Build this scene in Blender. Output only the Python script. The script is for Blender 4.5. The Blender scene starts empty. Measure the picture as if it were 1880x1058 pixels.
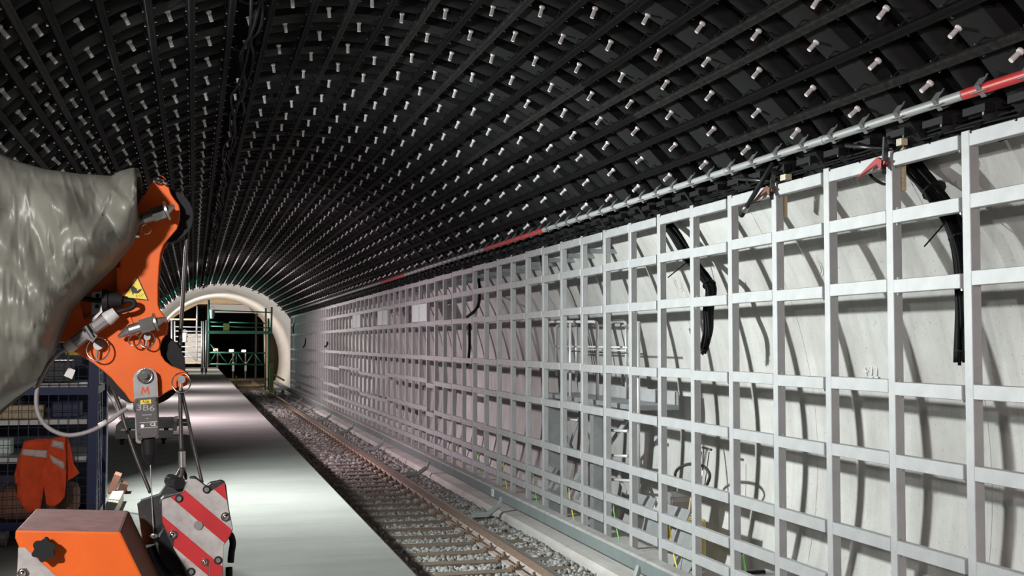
import bpy, bmesh, math, random
import numpy as np
from math import sin, cos, atan, atan2, sqrt, pi, radians, degrees
from mathutils import Vector, Matrix, noise

random.seed(7); rng = np.random.default_rng(7)
SC = bpy.context.scene
COL = SC.collection
# ------------------------------------------------------------------ camera, world, lights, exposure
F, W_, H_ = 2250.0, 1880.0, 1058.0
PSI, TH = radians(14.56018), radians(2.570218)
CAM = Vector((0, 0, 1.6))
cd = bpy.data.cameras.new('camera'); cam = bpy.data.objects.new('camera', cd); COL.objects.link(cam)
cd.sensor_width = 36; cd.lens = F / W_ * 36; cd.clip_end = 400
cam.location = CAM; cam.rotation_euler = (pi / 2 + TH, 0, -PSI)
SC.camera = cam
wd = bpy.data.worlds.new('world'); SC.world = wd; wd.use_nodes = True
wd.node_tree.nodes['Background'].inputs[0].default_value = (.75, .72, .75, 1)
wd.node_tree.nodes['Background'].inputs[1].default_value = 0.03
SC.view_settings.view_transform = 'Standard'; SC.view_settings.look = 'None'
SC.view_settings.exposure = 0.0; SC.view_settings.gamma = 1; SC.view_settings.use_curve_mapping = False
# x, y, z, watts, colour, label of the stand lamp that carries the light
LAMPS = [
    (-1.5, 13.3, 2.7, 580, (.94, 1.0, .97), (1, -.12, -.18), 'tall tripod floodlight standing behind the blue mesh cage, lighting the lattice'),
    (-2.0, -.9, 2.8, 180, (1.0, .95, .92), (.4, 1, -.2), 'tripod floodlight standing left of the camera position, aimed past the crane'),
    (.3, -1.2, 2.6, 210, (1.0, .76, .75), (1, .25, -.25), 'tripod floodlight standing behind the camera position, aimed at the near lattice'),
    (-1.95, 6.6, 2.3, 125, (.97, 1.0, .96), (1, -.35, -.8), 'added unseen fill lamp on a tripod, bent down towards the platform in front of the blue mesh cage'),  # added fill lamp out of frame, brightens the near platform
    (-1.75, 26.6, 2.6, 330, (1.0, .80, .86), (.6, .1, -.5), 'tripod floodlight with pinkish light past the flat trolley'),
    (-1.75, 36.5, 2.5, 230, (1.0, .86, .88), (.7, .1, -.8), 'added unseen fill lamp on a tripod halfway down the platform'),  # added fill lamp, lifts the dark band between the neighbouring light pools
    (-1.75, 46.5, 2.5, 430, (1.0, .86, .86), (1, .15, -.25), 'tripod floodlight two thirds down the platform, before the teal one'),
    (-1.75, 60.0, 2.7, 80, (.10, .95, .70), (.8, .3, .8), 'tripod floodlight with teal light near the green scaffold'),
    (-1.75, 64.5, 2.2, 260, (1.0, .95, .92), (.8, 1, .15), 'tripod floodlight beside the green scaffold, just past the teal one'),
    (-.9, 73.5, 1.5, 330, (1.0, .9, .8), (.5, 1, .25), 'tripod floodlight inside the white portal arch'),
]

R_, U_, F_ = (Vector((cos(PSI), -sin(PSI), 0)), None, Vector((sin(PSI) * cos(TH), cos(PSI) * cos(TH), sin(TH))))
U_ = R_.cross(F_)
def ray(px, py): return F_ + R_ * ((px - W_ / 2) / F) + U_ * ((H_ / 2 - py) / F)
def aX(px, py, X): d = ray(px, py); return CAM + d * ((X - CAM.x) / d.x)
def aY(px, py, Y): d = ray(px, py); return CAM + d * ((Y - CAM.y) / d.y)
def aZ(px, py, Z): d = ray(px, py); return CAM + d * ((Z - CAM.z) / d.z)

# ------------------------------------------------------------------ materials
def mat(name, col, rough=.6, metal=0., var=0., vscale=6., col2=None, bump=0., bscale=40., emis=None, estr=0., stretch=None, spec=.5, coat=0., detail=6):
    m = bpy.data.materials.new(name); m.use_nodes = True
    nt = m.node_tree; b = nt.nodes['Principled BSDF']
    b.inputs['Roughness'].default_value = rough; b.inputs['Metallic'].default_value = metal
    b.inputs['Specular IOR Level'].default_value = spec; b.inputs['Coat Weight'].default_value = coat
    b.inputs['Base Color'].default_value = (*col, 1)
    if emis: b.inputs['Emission Color'].default_value = (*emis, 1); b.inputs['Emission Strength'].default_value = estr
    if var or col2 or bump:
        tc = nt.nodes.new('ShaderNodeTexCoord'); mp = nt.nodes.new('ShaderNodeMapping')
        nt.links.new(tc.outputs['Object'], mp.inputs[0])
        if stretch: mp.inputs['Scale'].default_value = stretch
    if var or col2:
        n = nt.nodes.new('ShaderNodeTexNoise'); n.inputs['Scale'].default_value = vscale; n.inputs['Detail'].default_value = detail; n.inputs['Roughness'].default_value = .65
        nt.links.new(mp.outputs[0], n.inputs['Vector'])
        r = nt.nodes.new('ShaderNodeValToRGB')
        c2 = col2 if col2 else tuple(max(0, c * (1 - var)) for c in col)
        r.color_ramp.elements[0].position = .33; r.color_ramp.elements[1].position = .67
        r.color_ramp.elements[0].color = (*c2, 1); r.color_ramp.elements[1].color = (*col, 1)
        nt.links.new(n.outputs[0], r.inputs[0]); nt.links.new(r.outputs[0], b.inputs['Base Color'])
    if bump:
        n2 = nt.nodes.new('ShaderNodeTexNoise'); n2.inputs['Scale'].default_value = bscale; n2.inputs['Detail'].default_value = 5
        nt.links.new(mp.outputs[0], n2.inputs['Vector'])
        bp = nt.nodes.new('ShaderNodeBump'); bp.inputs['Strength'].default_value = bump; bp.inputs['Distance'].default_value = .02
        nt.links.new(n2.outputs[0], bp.inputs['Height']); nt.links.new(bp.outputs[0], b.inputs['Normal'])
    return m

def concrete_mat(name, base, dark, streak, speck=.5, bump=.15, joints=None):
    m = mat(name, base, .85, bump=bump, bscale=60)
    nt = m.node_tree; b = nt.nodes['Principled BSDF']; mp = [n for n in nt.nodes if n.type == 'MAPPING'][0]
    tc = [n for n in nt.nodes if n.type == 'TEX_COORD'][0]
    def noise_(scale, stretch=None, det=8):
        n = nt.nodes.new('ShaderNodeTexNoise'); n.inputs['Scale'].default_value = scale; n.inputs['Detail'].default_value = det; n.inputs['Roughness'].default_value = .65
        if stretch:
            q = nt.nodes.new('ShaderNodeMapping'); q.inputs['Scale'].default_value = stretch
            nt.links.new(tc.outputs['Object'], q.inputs[0]); nt.links.new(q.outputs[0], n.inputs['Vector'])
        else: nt.links.new(mp.outputs[0], n.inputs['Vector'])
        return n
    def ramp(n, a, c, p0, p1):
        r = nt.nodes.new('ShaderNodeValToRGB'); r.color_ramp.elements[0].position = p0; r.color_ramp.elements[1].position = p1
        r.color_ramp.elements[0].color = (a, a, a, 1); r.color_ramp.elements[1].color = (c, c, c, 1)
        nt.links.new(n.outputs[0], r.inputs[0]); return r
    def mix(fac, c1, c2, mode='MIX'):
        x = nt.nodes.new('ShaderNodeMix'); x.data_type = 'RGBA'; x.blend_type = mode
        if isinstance(fac, float): x.inputs[0].default_value = fac
        else: nt.links.new(fac.outputs[0], x.inputs[0])
        for s, c in ((6, c1), (7, c2)):
            if isinstance(c, tuple): x.inputs[s].default_value = (*c, 1)
            else: nt.links.new(c if not hasattr(c, 'outputs') else c.outputs[2 if c.type == 'MIX' else 0], x.inputs[s])
        return x
    a = mix(ramp(noise_(.9), 0, 1, .35, .68), dark, base)
    s = mix(ramp(noise_(1.0, streak), 0, .55, .48, .72), a, tuple(c * .72 for c in dark))
    sp = mix(ramp(noise_(28, None, 3), 0, speck, .62, .72), s, tuple(c * .45 for c in dark))
    nt.links.new(sp.outputs[2], b.inputs['Base Color'])
    return m

M = {}
M['wall'] = concrete_mat('concrete_wall', (.60, .60, .585), (.43, .42, .40), (.5, 3.2, .35), .55)
M['platform'] = concrete_mat('concrete_platform', (.315, .32, .30), (.265, .27, .253), (.25, 2.4, 1), .35, .12)
M['curb'] = concrete_mat('concrete_curb', (.56, .54, .52), (.42, .40, .38), (6, .4, 6), .4)
M['bed'] = mat('bed_floor', (.30, .285, .265), .9, var=.4, vscale=3, bump=.3, bscale=30)
M['shell'] = mat('vault_black', (.004, .004, .0045), .9, spec=.02)
M['rib'] = mat('rib_black', (.017, .0172, .0178), .6, var=.3, vscale=3, spec=.1)
M['ribflat'] = mat('rib_flat', (.023, .023, .024), .65, var=.2, vscale=3, spec=.1)
M['bar'] = mat('bar_black', (.0095, .009, .0092), .6, var=.35, vscale=14, spec=.07)
M['bar_dusty'] = mat('bar_dusty', (.034, .032, .032), .6, var=.75, vscale=16, spec=.1)
M['sleeve'] = mat('sleeve_white', (.86, .82, .82), .5)
M['galv'] = mat('galvanised', (.515, .525, .535), .58, .42, var=.14, vscale=5, detail=8, bump=.05, bscale=90)
M['galv_dark'] = mat('galvanised_dull', (.36, .38, .39), .5, .5, var=.2, vscale=8)
M['alu'] = mat('aluminium', (.72, .73, .74), .4, .35)
M['saddle'] = mat('saddle_grey', (.22, .225, .23), .5, .3)
M['gap'] = mat('dark_gap', (.03, .03, .035), .7)
M['steel'] = mat('plain_steel', (.52, .52, .52), .32, .9, var=.3, vscale=30)
M['chrome'] = mat('bright_steel', (.74, .73, .72), .2, 1.)
M['darksteel'] = mat('dark_steel', (.10, .10, .105), .35, .8, var=.3, vscale=25)
M['black'] = mat('black_plastic', (.012, .012, .013), .6, spec=.2)
M['cable'] = mat('black_cable', (.009, .009, .010), .6, spec=.12)
M['rope'] = mat('wire_rope', (.085, .075, .07), .5, .6, var=.4, vscale=120)
M['orange'] = mat('orange_paint', (.74, .125, .016), .42, var=.14, vscale=7, spec=.3)
M['orange_top'] = mat('scuffed_orange_top', (.36, .17, .16), .8, var=.4, vscale=20)
M['orange_fab'] = mat('orange_fabric', (.72, .075, .015), .85, var=.2, vscale=12, bump=.2, bscale=150)
M['reflect'] = mat('reflective_tape', (.46, .34, .31), .5)
M['yellow'] = mat('yellow_paint', (.78, .60, .05), .5)
M['paleyellow'] = mat('pale_yellow_paint', (.72, .60, .22), .5, var=.3, vscale=8)
M['red'] = mat('signal_red', (.50, .025, .03), .4, var=.2, vscale=15)
M['redpipe'] = mat('red_pipe', (.62, .05, .05), .4)
M['white'] = mat('white_film', (.50, .465, .455), .5, var=.45, vscale=16)
M['greypipe'] = mat('grey_pipe', (.42, .43, .425), .5, .2)
M['greyplastic'] = mat('grey_plastic', (.21, .20, .203), .5)
M['lightplastic'] = mat('light_grey_plastic', (.52, .51, .50), .5)
M['boxgrey'] = mat('sensor_grey', (.065, .06, .06), .5)
M['blue'] = mat('blue_paint', (.005, .013, .075), .45, spec=.3)
M['wood'] = mat('sawn_timber', (.60, .47, .30), .75, var=.25, vscale=4, stretch=(12, 1.2, 12))
M['wood_pale'] = mat('pale_timber', (.72, .66, .50), .7, var=.15, vscale=4, stretch=(12, 1, 12))
M['plywood'] = mat('plywood', (.62, .47, .27), .7, var=.15, vscale=3)
M['sleeper'] = mat('sleeper_wood', (.215, .165, .125), .85, var=.5, vscale=6, stretch=(1, 9, 9), bump=.3, bscale=50)
M['ballast'] = mat('ballast_stone', (.40, .385, .365), .9, var=.4, vscale=9)
M['rail_rust'] = mat('rail_rust', (.21, .145, .105), .7, var=.35, vscale=14)
M['rail_top'] = mat('rail_top', (.42, .39, .36), .3, .85, var=.3, vscale=5, stretch=(20, .3, 1))
M['rail_foot'] = mat('rail_foot_dust', (.46, .40, .375), .85, var=.3, vscale=6)
M['cover'] = mat('third_rail_cover', (.20, .235, .235), .5, var=.15, vscale=3)
M['cover_top'] = mat('dusty_cover_top', (.36, .355, .345), .8, var=.3, vscale=5)
M['bracket'] = mat('bracket_grey', (.33, .37, .36), .5, var=.2, vscale=8)
M['green'] = mat('scaffold_green', (.10, .30, .22), .5, .2, var=.25, vscale=6)
M['olive'] = mat('olive_paint', (.28, .30, .06), .6, var=.3, vscale=6)
M['earth'] = mat('earth_green', (.18, .62, .10), .5)
M['earth_y'] = mat('earth_yellow', (.80, .68, .06), .5)
M['whitewall'] = mat('white_render', (.80, .77, .74), .85, var=.12, vscale=2)
M['greypanel'] = mat('grey_panel', (.45, .45, .46), .7)
M['panel'] = mat('coated_panel', (.66, .78, .76), .5, var=.1, vscale=3)
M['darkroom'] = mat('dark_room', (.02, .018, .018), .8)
M['lampglow'] = mat('lamp_glow', (1, 1, 1), .5, emis=(1, .95, .9), estr=14)
M['warmglow'] = mat('warm_glow', (1, .9, .6), .5, emis=(1, .72, .32), estr=9)
M['ink'] = mat('dark_print', (.02, .02, .02), .6)
M['whiteink'] = mat('white_print', (.75, .75, .75), .6)
M['greyink'] = mat('grey_print', (.33, .33, .335), .6)
M['orangeink'] = mat('orange_print', (.55, .06, .02), .5)
M['chalk'] = mat('chalk', (.60, .595, .58), .9)
M['tarp'] = mat('olive_tarp', (.17, .173, .148), .4, var=.12, vscale=4, bump=.05, bscale=9, spec=.4)
M['navy'] = mat('navy_goods', (.02, .03, .06), .6)
M['blackgoods'] = mat('black_goods', (.02, .02, .022), .5)
M['wire'] = mat('mesh_wire', (.10, .11, .15), .4, .6)
M['wire_bright'] = mat('bright_mesh_wire', (.55, .56, .58), .35, .8)
M['rubber'] = mat('rubber', (.03, .03, .03), .7)
M['brick'] = mat('pink_brick', (.62, .30, .22), .85)
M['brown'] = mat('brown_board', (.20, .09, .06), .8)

# ------------------------------------------------------------------ mesh helpers
class MB:
    def __init__(s): s.v = []; s.f = []; s.mi = []
    def add(s, vs, fs, mi=0):
        o = len(s.v); s.v += [tuple(p) for p in vs]; s.f += [tuple(i + o for i in f) for f in fs]; s.mi += [mi] * len(fs); return s
    def box(s, c, d, rot=None, mi=0):
        hx, hy, hz = d[0] / 2, d[1] / 2, d[2] / 2; c = Vector(c)
        P = [Vector((x, y, z)) for x in (-hx, hx) for y in (-hy, hy) for z in (-hz, hz)]
        if rot is not None: P = [rot @ p for p in P]
        return s.add([p + c for p in P], [(0, 1, 3, 2), (4, 6, 7, 5), (0, 4, 5, 1), (2, 3, 7, 6), (0, 2, 6, 4), (1, 5, 7, 3)], mi)
    def span(s, a, b, mi=0): 
        return s.box([(a[i] + b[i]) / 2 for i in range(3)], [abs(b[i] - a[i]) for i in range(3)], mi=mi)
    def bar(s, p, q, w, h, mi=0, up=(0, 0, 1)):
        p, q = Vector(p), Vector(q); d = q - p; L = d.length
        if L < 1e-6: return s
        d.normalize(); u = Vector(up)
        if abs(d.dot(u)) > .98: u = Vector((1, 0, 0))
        x = d.cross(u).normalized(); z = x.cross(d)
        m = Matrix((x, d, z)).transposed()
        return s.box((p + q) / 2, (w, L, h), m, mi)
    def cyl(s, p, q, r0, r1=None, n=10, cap=True, mi=0):
        p, q = Vector(p), Vector(q); r1 = r0 if r1 is None else r1
        d = (q - p).normalized(); u = Vector((0, 0, 1)) if abs(d.z) < .9 else Vector((1, 0, 0))
        x = d.cross(u).normalized(); y = d.cross(x)
        vs = []
        for c, r in ((p, r0), (q, r1)):
            for i in range(n):
                a = 2 * pi * i / n; vs.append(c + x * (r * cos(a)) + y * (r * sin(a)))
        fs = [(i, (i + 1) % n, n + (i + 1) % n, n + i) for i in range(n)]
        if cap: fs += [tuple(range(n - 1, -1, -1)), tuple(range(n, 2 * n))]
        return s.add(vs, fs, mi)
    def tube(s, pts, r, n=8, closed=False, mi=0):
        pts = [Vector(p) for p in pts]; k = len(pts); vs = []
        px = None
        for i, p in enumerate(pts):
            if closed: d = pts[(i + 1) % k] - pts[i - 1]
            else: d = pts[min(i + 1, k - 1)] - pts[max(i - 1, 0)]
            d.normalize()
            if px is None:
                u = Vector((0, 0, 1)) if abs(d.z) < .9 else Vector((1, 0, 0)); px = d.cross(u).normalized()
            px = (px - d * px.dot(d)).normalized(); y = d.cross(px)
            rr = r[i] if isinstance(r, (list, tuple)) else r
            for j in range(n):
                a = 2 * pi * j / n; vs.append(p + px * (rr * cos(a)) + y * (rr * sin(a)))
        fs = []
        for i in range(k if closed else k - 1):
            for j in range(n):
                a, b = i * n + j, i * n + (j + 1) % n; c, d2 = ((i + 1) % k) * n + (j + 1) % n, ((i + 1) % k) * n + j
                fs.append((a, b, c, d2))
        if not closed: fs += [tuple(range(n - 1, -1, -1)), tuple(range((k - 1) * n, k * n))]
        return s.add(vs, fs, mi)
    def prism(s, pts, off, mi=0):
        off = Vector(off); a = [Vector(p) for p in pts]; n = len(a)
        return s.add(a + [p + off for p in a], [tuple(range(n)), tuple(range(2 * n - 1, n - 1, -1))] + [(i, n + i, n + (i + 1) % n, (i + 1) % n) for i in range(n)], mi)
    def disc(s, c, nrm, r, t, n=20, mi=0):
        c, nrm = Vector(c), Vector(nrm).normalized(); return s.cyl(c, c + nrm * t, r, n=n, mi=mi)
    def ball(s, c, r, seg=10, rings=6, sc=(1, 1, 1), mi=0):
        c = Vector(c); vs = []; fs = []
        for i in range(rings + 1):
            t = pi * i / rings
            for j in range(seg):
                a = 2 * pi * j / seg; vs.append(c + Vector((r * sin(t) * cos(a) * sc[0], r * sin(t) * sin(a) * sc[1], r * cos(t) * sc[2])))
        for i in range(rings):
            for j in range(seg): fs.append((i * seg + j, (i + 1) * seg + j, (i + 1) * seg + (j + 1) % seg, i * seg + (j + 1) % seg))
        return s.add(vs, fs, mi)
    def mesh(s, name, mats, smooth=False, fix=True):
        me = bpy.data.meshes.new(name); me.from_pydata(s.v, [], s.f); 
        for m in (mats if isinstance(mats, (list, tuple)) else [mats]): me.materials.append(m)
        if any(s.mi): me.polygons.foreach_set('material_index', s.mi)
        if fix:
            bm = bmesh.new(); bm.from_mesh(me); bmesh.ops.recalc_face_normals(bm, faces=bm.faces); bm.to_mesh(me); bm.free()
        if smooth is True: me.shade_smooth()
        elif smooth: me.shade_smooth(); me.set_sharp_from_angle(angle=radians(smooth))
        return me
    def build(s, name, mats, parent=None, smooth=False, bevel=0, fix=True):
        me = s.mesh(name, mats, smooth, fix); return link(name, me, parent, bevel=bevel)

def link(name, me, parent=None, loc=None, bevel=0):
    o = bpy.data.objects.new(name, me); COL.objects.link(o)
    if loc is not None: o.location = loc
    if parent is not None:
        o.parent = parent
        o.matrix_parent_inverse = Matrix.Translation(-WLOC.get(parent.name, Vector((0, 0, 0))))
    WLOC[o.name] = (Vector(loc) if loc is not None else Vector((0, 0, 0)))
    if bevel:
        b = o.modifiers.new('bevel', 'BEVEL'); b.width = bevel; b.segments = 2; b.limit_method = 'ANGLE'; b.angle_limit = radians(40)
    return o
WLOC = {}
def tag(o, label=None, cat=None, group=None, kind=None):
    if label: o['label'] = label
    if cat: o['category'] = cat
    if group: o['group'] = group
    if kind: o['kind'] = kind
    return o
def thing(name, label, cat, loc=(0, 0, 0), group=None):
    o = bpy.data.objects.new(name, None); o.empty_display_size = .1; COL.objects.link(o); o.location = loc; WLOC[o.name] = Vector(loc)
    return tag(o, label, cat, group)
def struct(o): o['kind'] = 'structure'; return o
def beveled_box(name, d, m, w=.004):
    bm = bmesh.new(); bmesh.ops.create_cube(bm, size=1); bmesh.ops.scale(bm, vec=d, verts=bm.verts)
    bmesh.ops.bevel(bm, geom=list(bm.edges), offset=w, segments=1, affect='EDGES')
    me = bpy.data.meshes.new(name); bm.to_mesh(me); bm.free(); me.materials.append(m); return me
def text(name, body, size, loc, rot, m, parent, ext=.0004, align='CENTER', cond=1.0):
    c = bpy.data.curves.new(name, 'FONT'); c.body = body; c.size = size; c.extrude = ext; c.align_x = align; c.align_y = 'CENTER'; c.materials.append(m)
    o = bpy.data.objects.new(name, c); COL.objects.link(o); bpy.context.view_layer.update()
    me = bpy.data.meshes.new_from_object(o); bpy.data.objects.remove(o); o = bpy.data.objects.new(name, me); COL.objects.link(o); o.location = loc; o.rotation_euler = rot; o.scale = (cond, 1, 1)
    if parent is not None:
        o.parent = parent; o.matrix_parent_inverse = Matrix.Translation(-WLOC.get(parent.name, Vector((0, 0, 0))))
    return o
def smoothpath(pts, k=6):
    pts = [Vector(p) for p in pts]; out = []
    for i in range(len(pts) - 1):
        p0, p1, p2, p3 = pts[max(i - 1, 0)], pts[i], pts[i + 1], pts[min(i + 2, len(pts) - 1)]
        for j in range(k):
            t = j / k; out.append(.5 * ((2 * p1) + (p2 - p0) * t + (2 * p0 - 5 * p1 + 4 * p2 - p3) * t * t + (3 * p1 - p0 - 3 * p2 + p3) * t ** 3))
    return out + [pts[-1]]

# ------------------------------------------------------------------ tunnel setting
CX, CZ = 1.55, .45
RW, RS, RR, RB = 4.6, 4.52, 4.40, 4.30         # wall, shell, rib crest, rail radii
Y0, Y1 = -8.0, 69.0
def arcpt(R, a, y): return Vector((CX + R * cos(a), y, CZ + R * sin(a)))
def arcshell(name, R, a0, a1, n, ys, m, thick=.15):
    mb = MB(); an = [a0 + (a1 - a0) * i / n for i in range(n + 1)]
    for Rr in (R, R + thick):
        mb.v += [tuple(arcpt(Rr, a, y)) for y in ys for a in an]
    k = n + 1; N = k * len(ys)
    for o in (0, N):
        for j in range(len(ys) - 1):
            for i in range(n): mb.f.append((o + j * k + i, o + j * k + i + 1, o + (j + 1) * k + i + 1, o + (j + 1) * k + i))
    for j in range(len(ys) - 1):
        for i in (0, n): mb.f.append((j * k + i, (j + 1) * k + i, N + (j + 1) * k + i, N + j * k + i))
    for j in (0, len(ys) - 1):
        for i in range(n): mb.f.append((j * k + i, j * k + i + 1, N + j * k + i + 1, N + j * k + i))
    mb.mi = [0] * len(mb.f)
    return mb.build(name, m, smooth=30)
A_END = radians(35.0)
ceiling = struct(arcshell('ceiling', RS, A_END, pi - A_END, 48, [Y0, Y1], M['shell'], .2))
wall_r = struct(arcshell('wall_right', RW, radians(-18.5), radians(40), 40, [Y0, Y1], M['wall'], .3))
wall_l = struct(arcshell('wall_left', RW, radians(140), radians(186), 24, [Y0, Y1], M['wall'], .3))
mb = MB(); mb.span((-3.04, Y0, -.28), (1.512, 66.5, 0)); floor = struct(mb.build('floor', M['platform'], bevel=.012))
mb = MB(); mb.span((-3.04, 66.5, -.28), (1.512, 84, 0)); struct(mb.build('floor', M['platform']))
mb = MB(); mb.span((-2.4, Y0, -1.6), (1.0, 84, -.28)); struct(mb.build('wall_platform', M['bed']))
mb = MB(); mb.span((.9, Y0, -1.5), (6.1, 100, -1.16)); struct(mb.build('floor_trackbed', M['bed']))
mb = MB(); mb.span((4.98, Y0, -1.2), (6.05, Y1, -1.0)); struct(mb.build('floor_behind_lattice', M['curb']))
# concrete curb beside the ballast, cast in lengths
curb = thing('trim_1', 'pale concrete curb between ballast and grey third rail cover', 'curb', (4.75, 0, -1.16)); curb['kind'] = 'structure'; del curb['category']
for k in range(26):
    y = 3.2 + k * 3.0
    if y > 79: break
    mb = MB(); x0 = 4.60 + random.uniform(-.01, .01)
    prof = [(x0, -1.2), (x0 + .015, -1.045), (x0 + .05, -1.005), (4.985, -.995), (4.985, -1.2)]
    mb.prism([Vector((x, y, z)) for x, z in prof], (0, 2.985, 0)); mb.build('curb_stone', M['curb'], curb)

# ---- vault: ribs, rails, sleeves
S = .936                                             # bay of lattice posts and sleeves
def rib_mesh(flat):
    mb = MB(); w = .17 if flat else .105
    if flat: prof = [(-w, RS), (-w, RR + .005), (-w + .01, RR), (w - .01, RR), (w, RR + .005), (w, RS)]
    else:
        prof = [(-w, RS)] + [(-w * cos(pi * i / 8), RS - .012 - (RS - RR - .012) * sin(pi * i / 8)) for i in range(9)] + [(w, RS)]
    n = 26; a0, a1 = A_END - .01, pi - A_END
    for i in range(n + 1):
        a = a0 + (a1 - a0) * i / n
        mb.v += [tuple(arcpt(R, a, y)) for y, R in prof]
    k = len(prof)
    for i in range(n):
        for j in range(k - 1): mb.f.append((i * k + j, i * k + j + 1, (i + 1) * k + j + 1, (i + 1) * k + j))
    mb.f += [tuple(range(k)), tuple(range(n * k, n * k + k))]; mb.mi = [0] * len(mb.f)
    return mb.mesh('flat_ceiling_rib' if flat else 'ceiling_rib', M['ribflat'] if flat else M['rib'], 50)
rm, fm = rib_mesh(False), rib_mesh(True)
NR = int((Y1 - 3.0) / (S / 2))
RIBY = [3.27 + i * S / 2 for i in range(NR)]
for i, y in enumerate(RIBY): link('ceiling_rib', fm if i % 3 == 1 else rm, ceiling, (0, y, 0))
px_bars = [(81, 0), (181.5, 0), (272, 0), (353, 0), (430, 0), (505, 0), (583, 0), (655, 0), (727, 0), (803, 0), (885, 0), (974, 0), (1073.6, 0), (1183, 0), (1311, 0), (1453, 0), (1500, 45), (1500, 128.6), (1500, 205.7), (8.5, 0), (0, 96), (0, 210)]
def ang_on(R, px, py):
    d = ray(px, py); dx, dz = d.x, d.z; ox, oz = -CX, CAM.z - CZ
    a, b, c = dx * dx + dz * dz, ox * dx + oz * dz, ox * ox + oz * oz - R * R
    t = (-b + sqrt(b * b - a * c)) / a; return atan2(oz + t * dz, ox + t * dx)
BA = sorted(ang_on(RB, *p) for p in px_bars)
BA += [BA[-1] + .075]
BARL = 5.6
def bar_mesh():
    mb = MB()
    prof = [(-.031, .05), (-.031, .005), (-.027, 0), (-.008, 0), (-.008, .005), (.008, .005), (.008, 0), (.027, 0), (.031, .005), (.031, .05)]
    mb.prism([Vector((x, 0, z)) for x, z in prof], (0, BARL - .004, 0)); return mb.mesh('hanging_rail', M['bar'])
bmsh = bar_mesh()
for bi, a in enumerate(BA):
    off = random.uniform(0, BARL); y = 1.0 - off
    while y < Y1 - BARL * .3:
        o = link('hanging_rail', bmsh, ceiling, arcpt(RB, a, y)); o.rotation_euler = (0, -(a - pi / 2), 0)
        if y + BARL > Y1: o.scale.y = (Y1 - y) / BARL
        if random.random() < .2:
            o.material_slots[0].link = 'OBJECT'; o.material_slots[0].material = M['bar_dusty']
        y += BARL
# clips that hold the rails to the ribs
mb = MB()
for a in BA:
    r = Vector((cos(a), 0, sin(a))); t = Vector((-sin(a), 0, cos(a)))
    for y in RIBY:
        if y > 40: break
        c = arcpt(RB, a, y)
        for sg in (-1, 1):
            p = c + t * (sg * .041)
            mb.bar(p + r * .02, p + r * .11, .004, .03, up=(0, 1, 0))
            if y < 24: mb.box(p + t * (sg * .006) + r * .022, (.016, .012, .012), mi=1)
tag(mb.build('rail_clip', [M['black'], M['chrome']], ceiling, fix=False), kind='stuff')
# white sleeves between the rails
def sleeve_local(n=8):
    mb = MB()
    mb.cyl((0, 0, 0), (0, 0, -.014), .026, n=n); mb.cyl((0, 0, -.014), (0, 0, -.026), .026, .0165, n=n, cap=False); mb.cyl((0, 0, -.026), (0, 0, -.098), .0165, .0175, n=n)
    return mb
sm = sleeve_local().mesh('anchor_sleeve', M['sleeve'], 40)
cand = []
for i in range(len(BA) - 1):
    a = (BA[i] + BA[i + 1]) / 2
    if BA[i] < radians(88) < BA[i + 1]: pass
    yy = 3.27 + S * .25 + (0 if i % 2 else S / 2) - .117 + random.uniform(-.03, .03)
    while yy < Y1 - .3:
        p = arcpt(RB + .105, a, yy); d = p - CAM; z = d.dot(F_)
        u = W_ / 2 + F * d.dot(R_) / z; v = H_ / 2 - F * d.dot(U_) / z
        inview = z > 1 and -15 < u < W_ + 15 and -15 < v < H_ + 15
        cand.append((d.length if inview else 1e3 + yy, a, p)); yy += S
pa = (BA[0] * .3 + ang_on(RB, 1500, 243) * .7)
for k in range(69):
    yy = 3.5 + k * S
    p = arcpt(RB + .07, pa, yy); d = p - CAM; z = d.dot(F_); u = W_ / 2 + F * d.dot(R_) / z
    cand.append((d.length if u < W_ + 15 else 1e3 + yy, pa, p))
cand.sort(key=lambda c: c[0])
for dist, a, p in cand[:298]:
    o = link('anchor_sleeve', sm, ceiling, p); o.rotation_euler = (0, -(a - pi / 2) + random.gauss(0, .05), 0)
    o.rotation_mode = 'XYZ'
base = sleeve_local(6); bv = np.array(base.v); nb = len(bv); V = []; FF = []
for k, (dist, a, p) in enumerate(c for c in cand[298:] if c[0] < 1e3):
    th = -(a - pi / 2); Rm = np.array([[cos(th), 0, sin(th)], [0, 1, 0], [-sin(th), 0, cos(th)]])
    V.append(bv @ Rm.T + np.array(p)); FF += [tuple(i + k * nb for i in f) for f in base.f]
mb = MB(); mb.v = [tuple(r) for r in np.concatenate(V)]; mb.f = FF; mb.mi = [0] * len(FF)
tag(mb.build('anchor_sleeve_rows', M['sleeve'], ceiling), kind='stuff')
# brackets at the rib feet and rolled cables below them
mb = MB()
for y in RIBY:
    if y > 60: break
    for da, w in ((.012, .16), (.05, .12)):
        p = arcpt(RR - .02, A_END + da, y); mb.bar(p + Vector((0, -w, 0)), p + Vector((0, w, 0)), .07, .05)
    p = arcpt(RR - .03, A_END + .03, y + .05); mb.bar(p, p + Vector((-.05, .02, -.07)), .02, .03)
    mb.box(arcpt(RR - .05, A_END + .045, y - .08), (.02, .02, .02), mi=1)
tag(mb.build('rib_foot_bracket', [M['black'], M['chrome']], ceiling, fix=False), kind='stuff')
cb = thing('cable_bundle', 'black cables strapped along the wall just above the galvanised lattice', 'cable', (5.15, 3, 3.1))
for k in range(7):
    pts = []; ox, oz = random.uniform(-.06, .06), random.uniform(-.05, .05); ph = random.uniform(0, 6)
    for j in range(90):
        y = 3 + j * .7
        pts.append((5.12 + ox + .02 * sin(y * 1.3 + ph), y, 3.10 + oz + .022 * sin(y * .9 + ph * 2)))
    mb = MB(); mb.tube(pts, .011, 5); mb.build('cable', M['cable'], cb, smooth=True)
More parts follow.
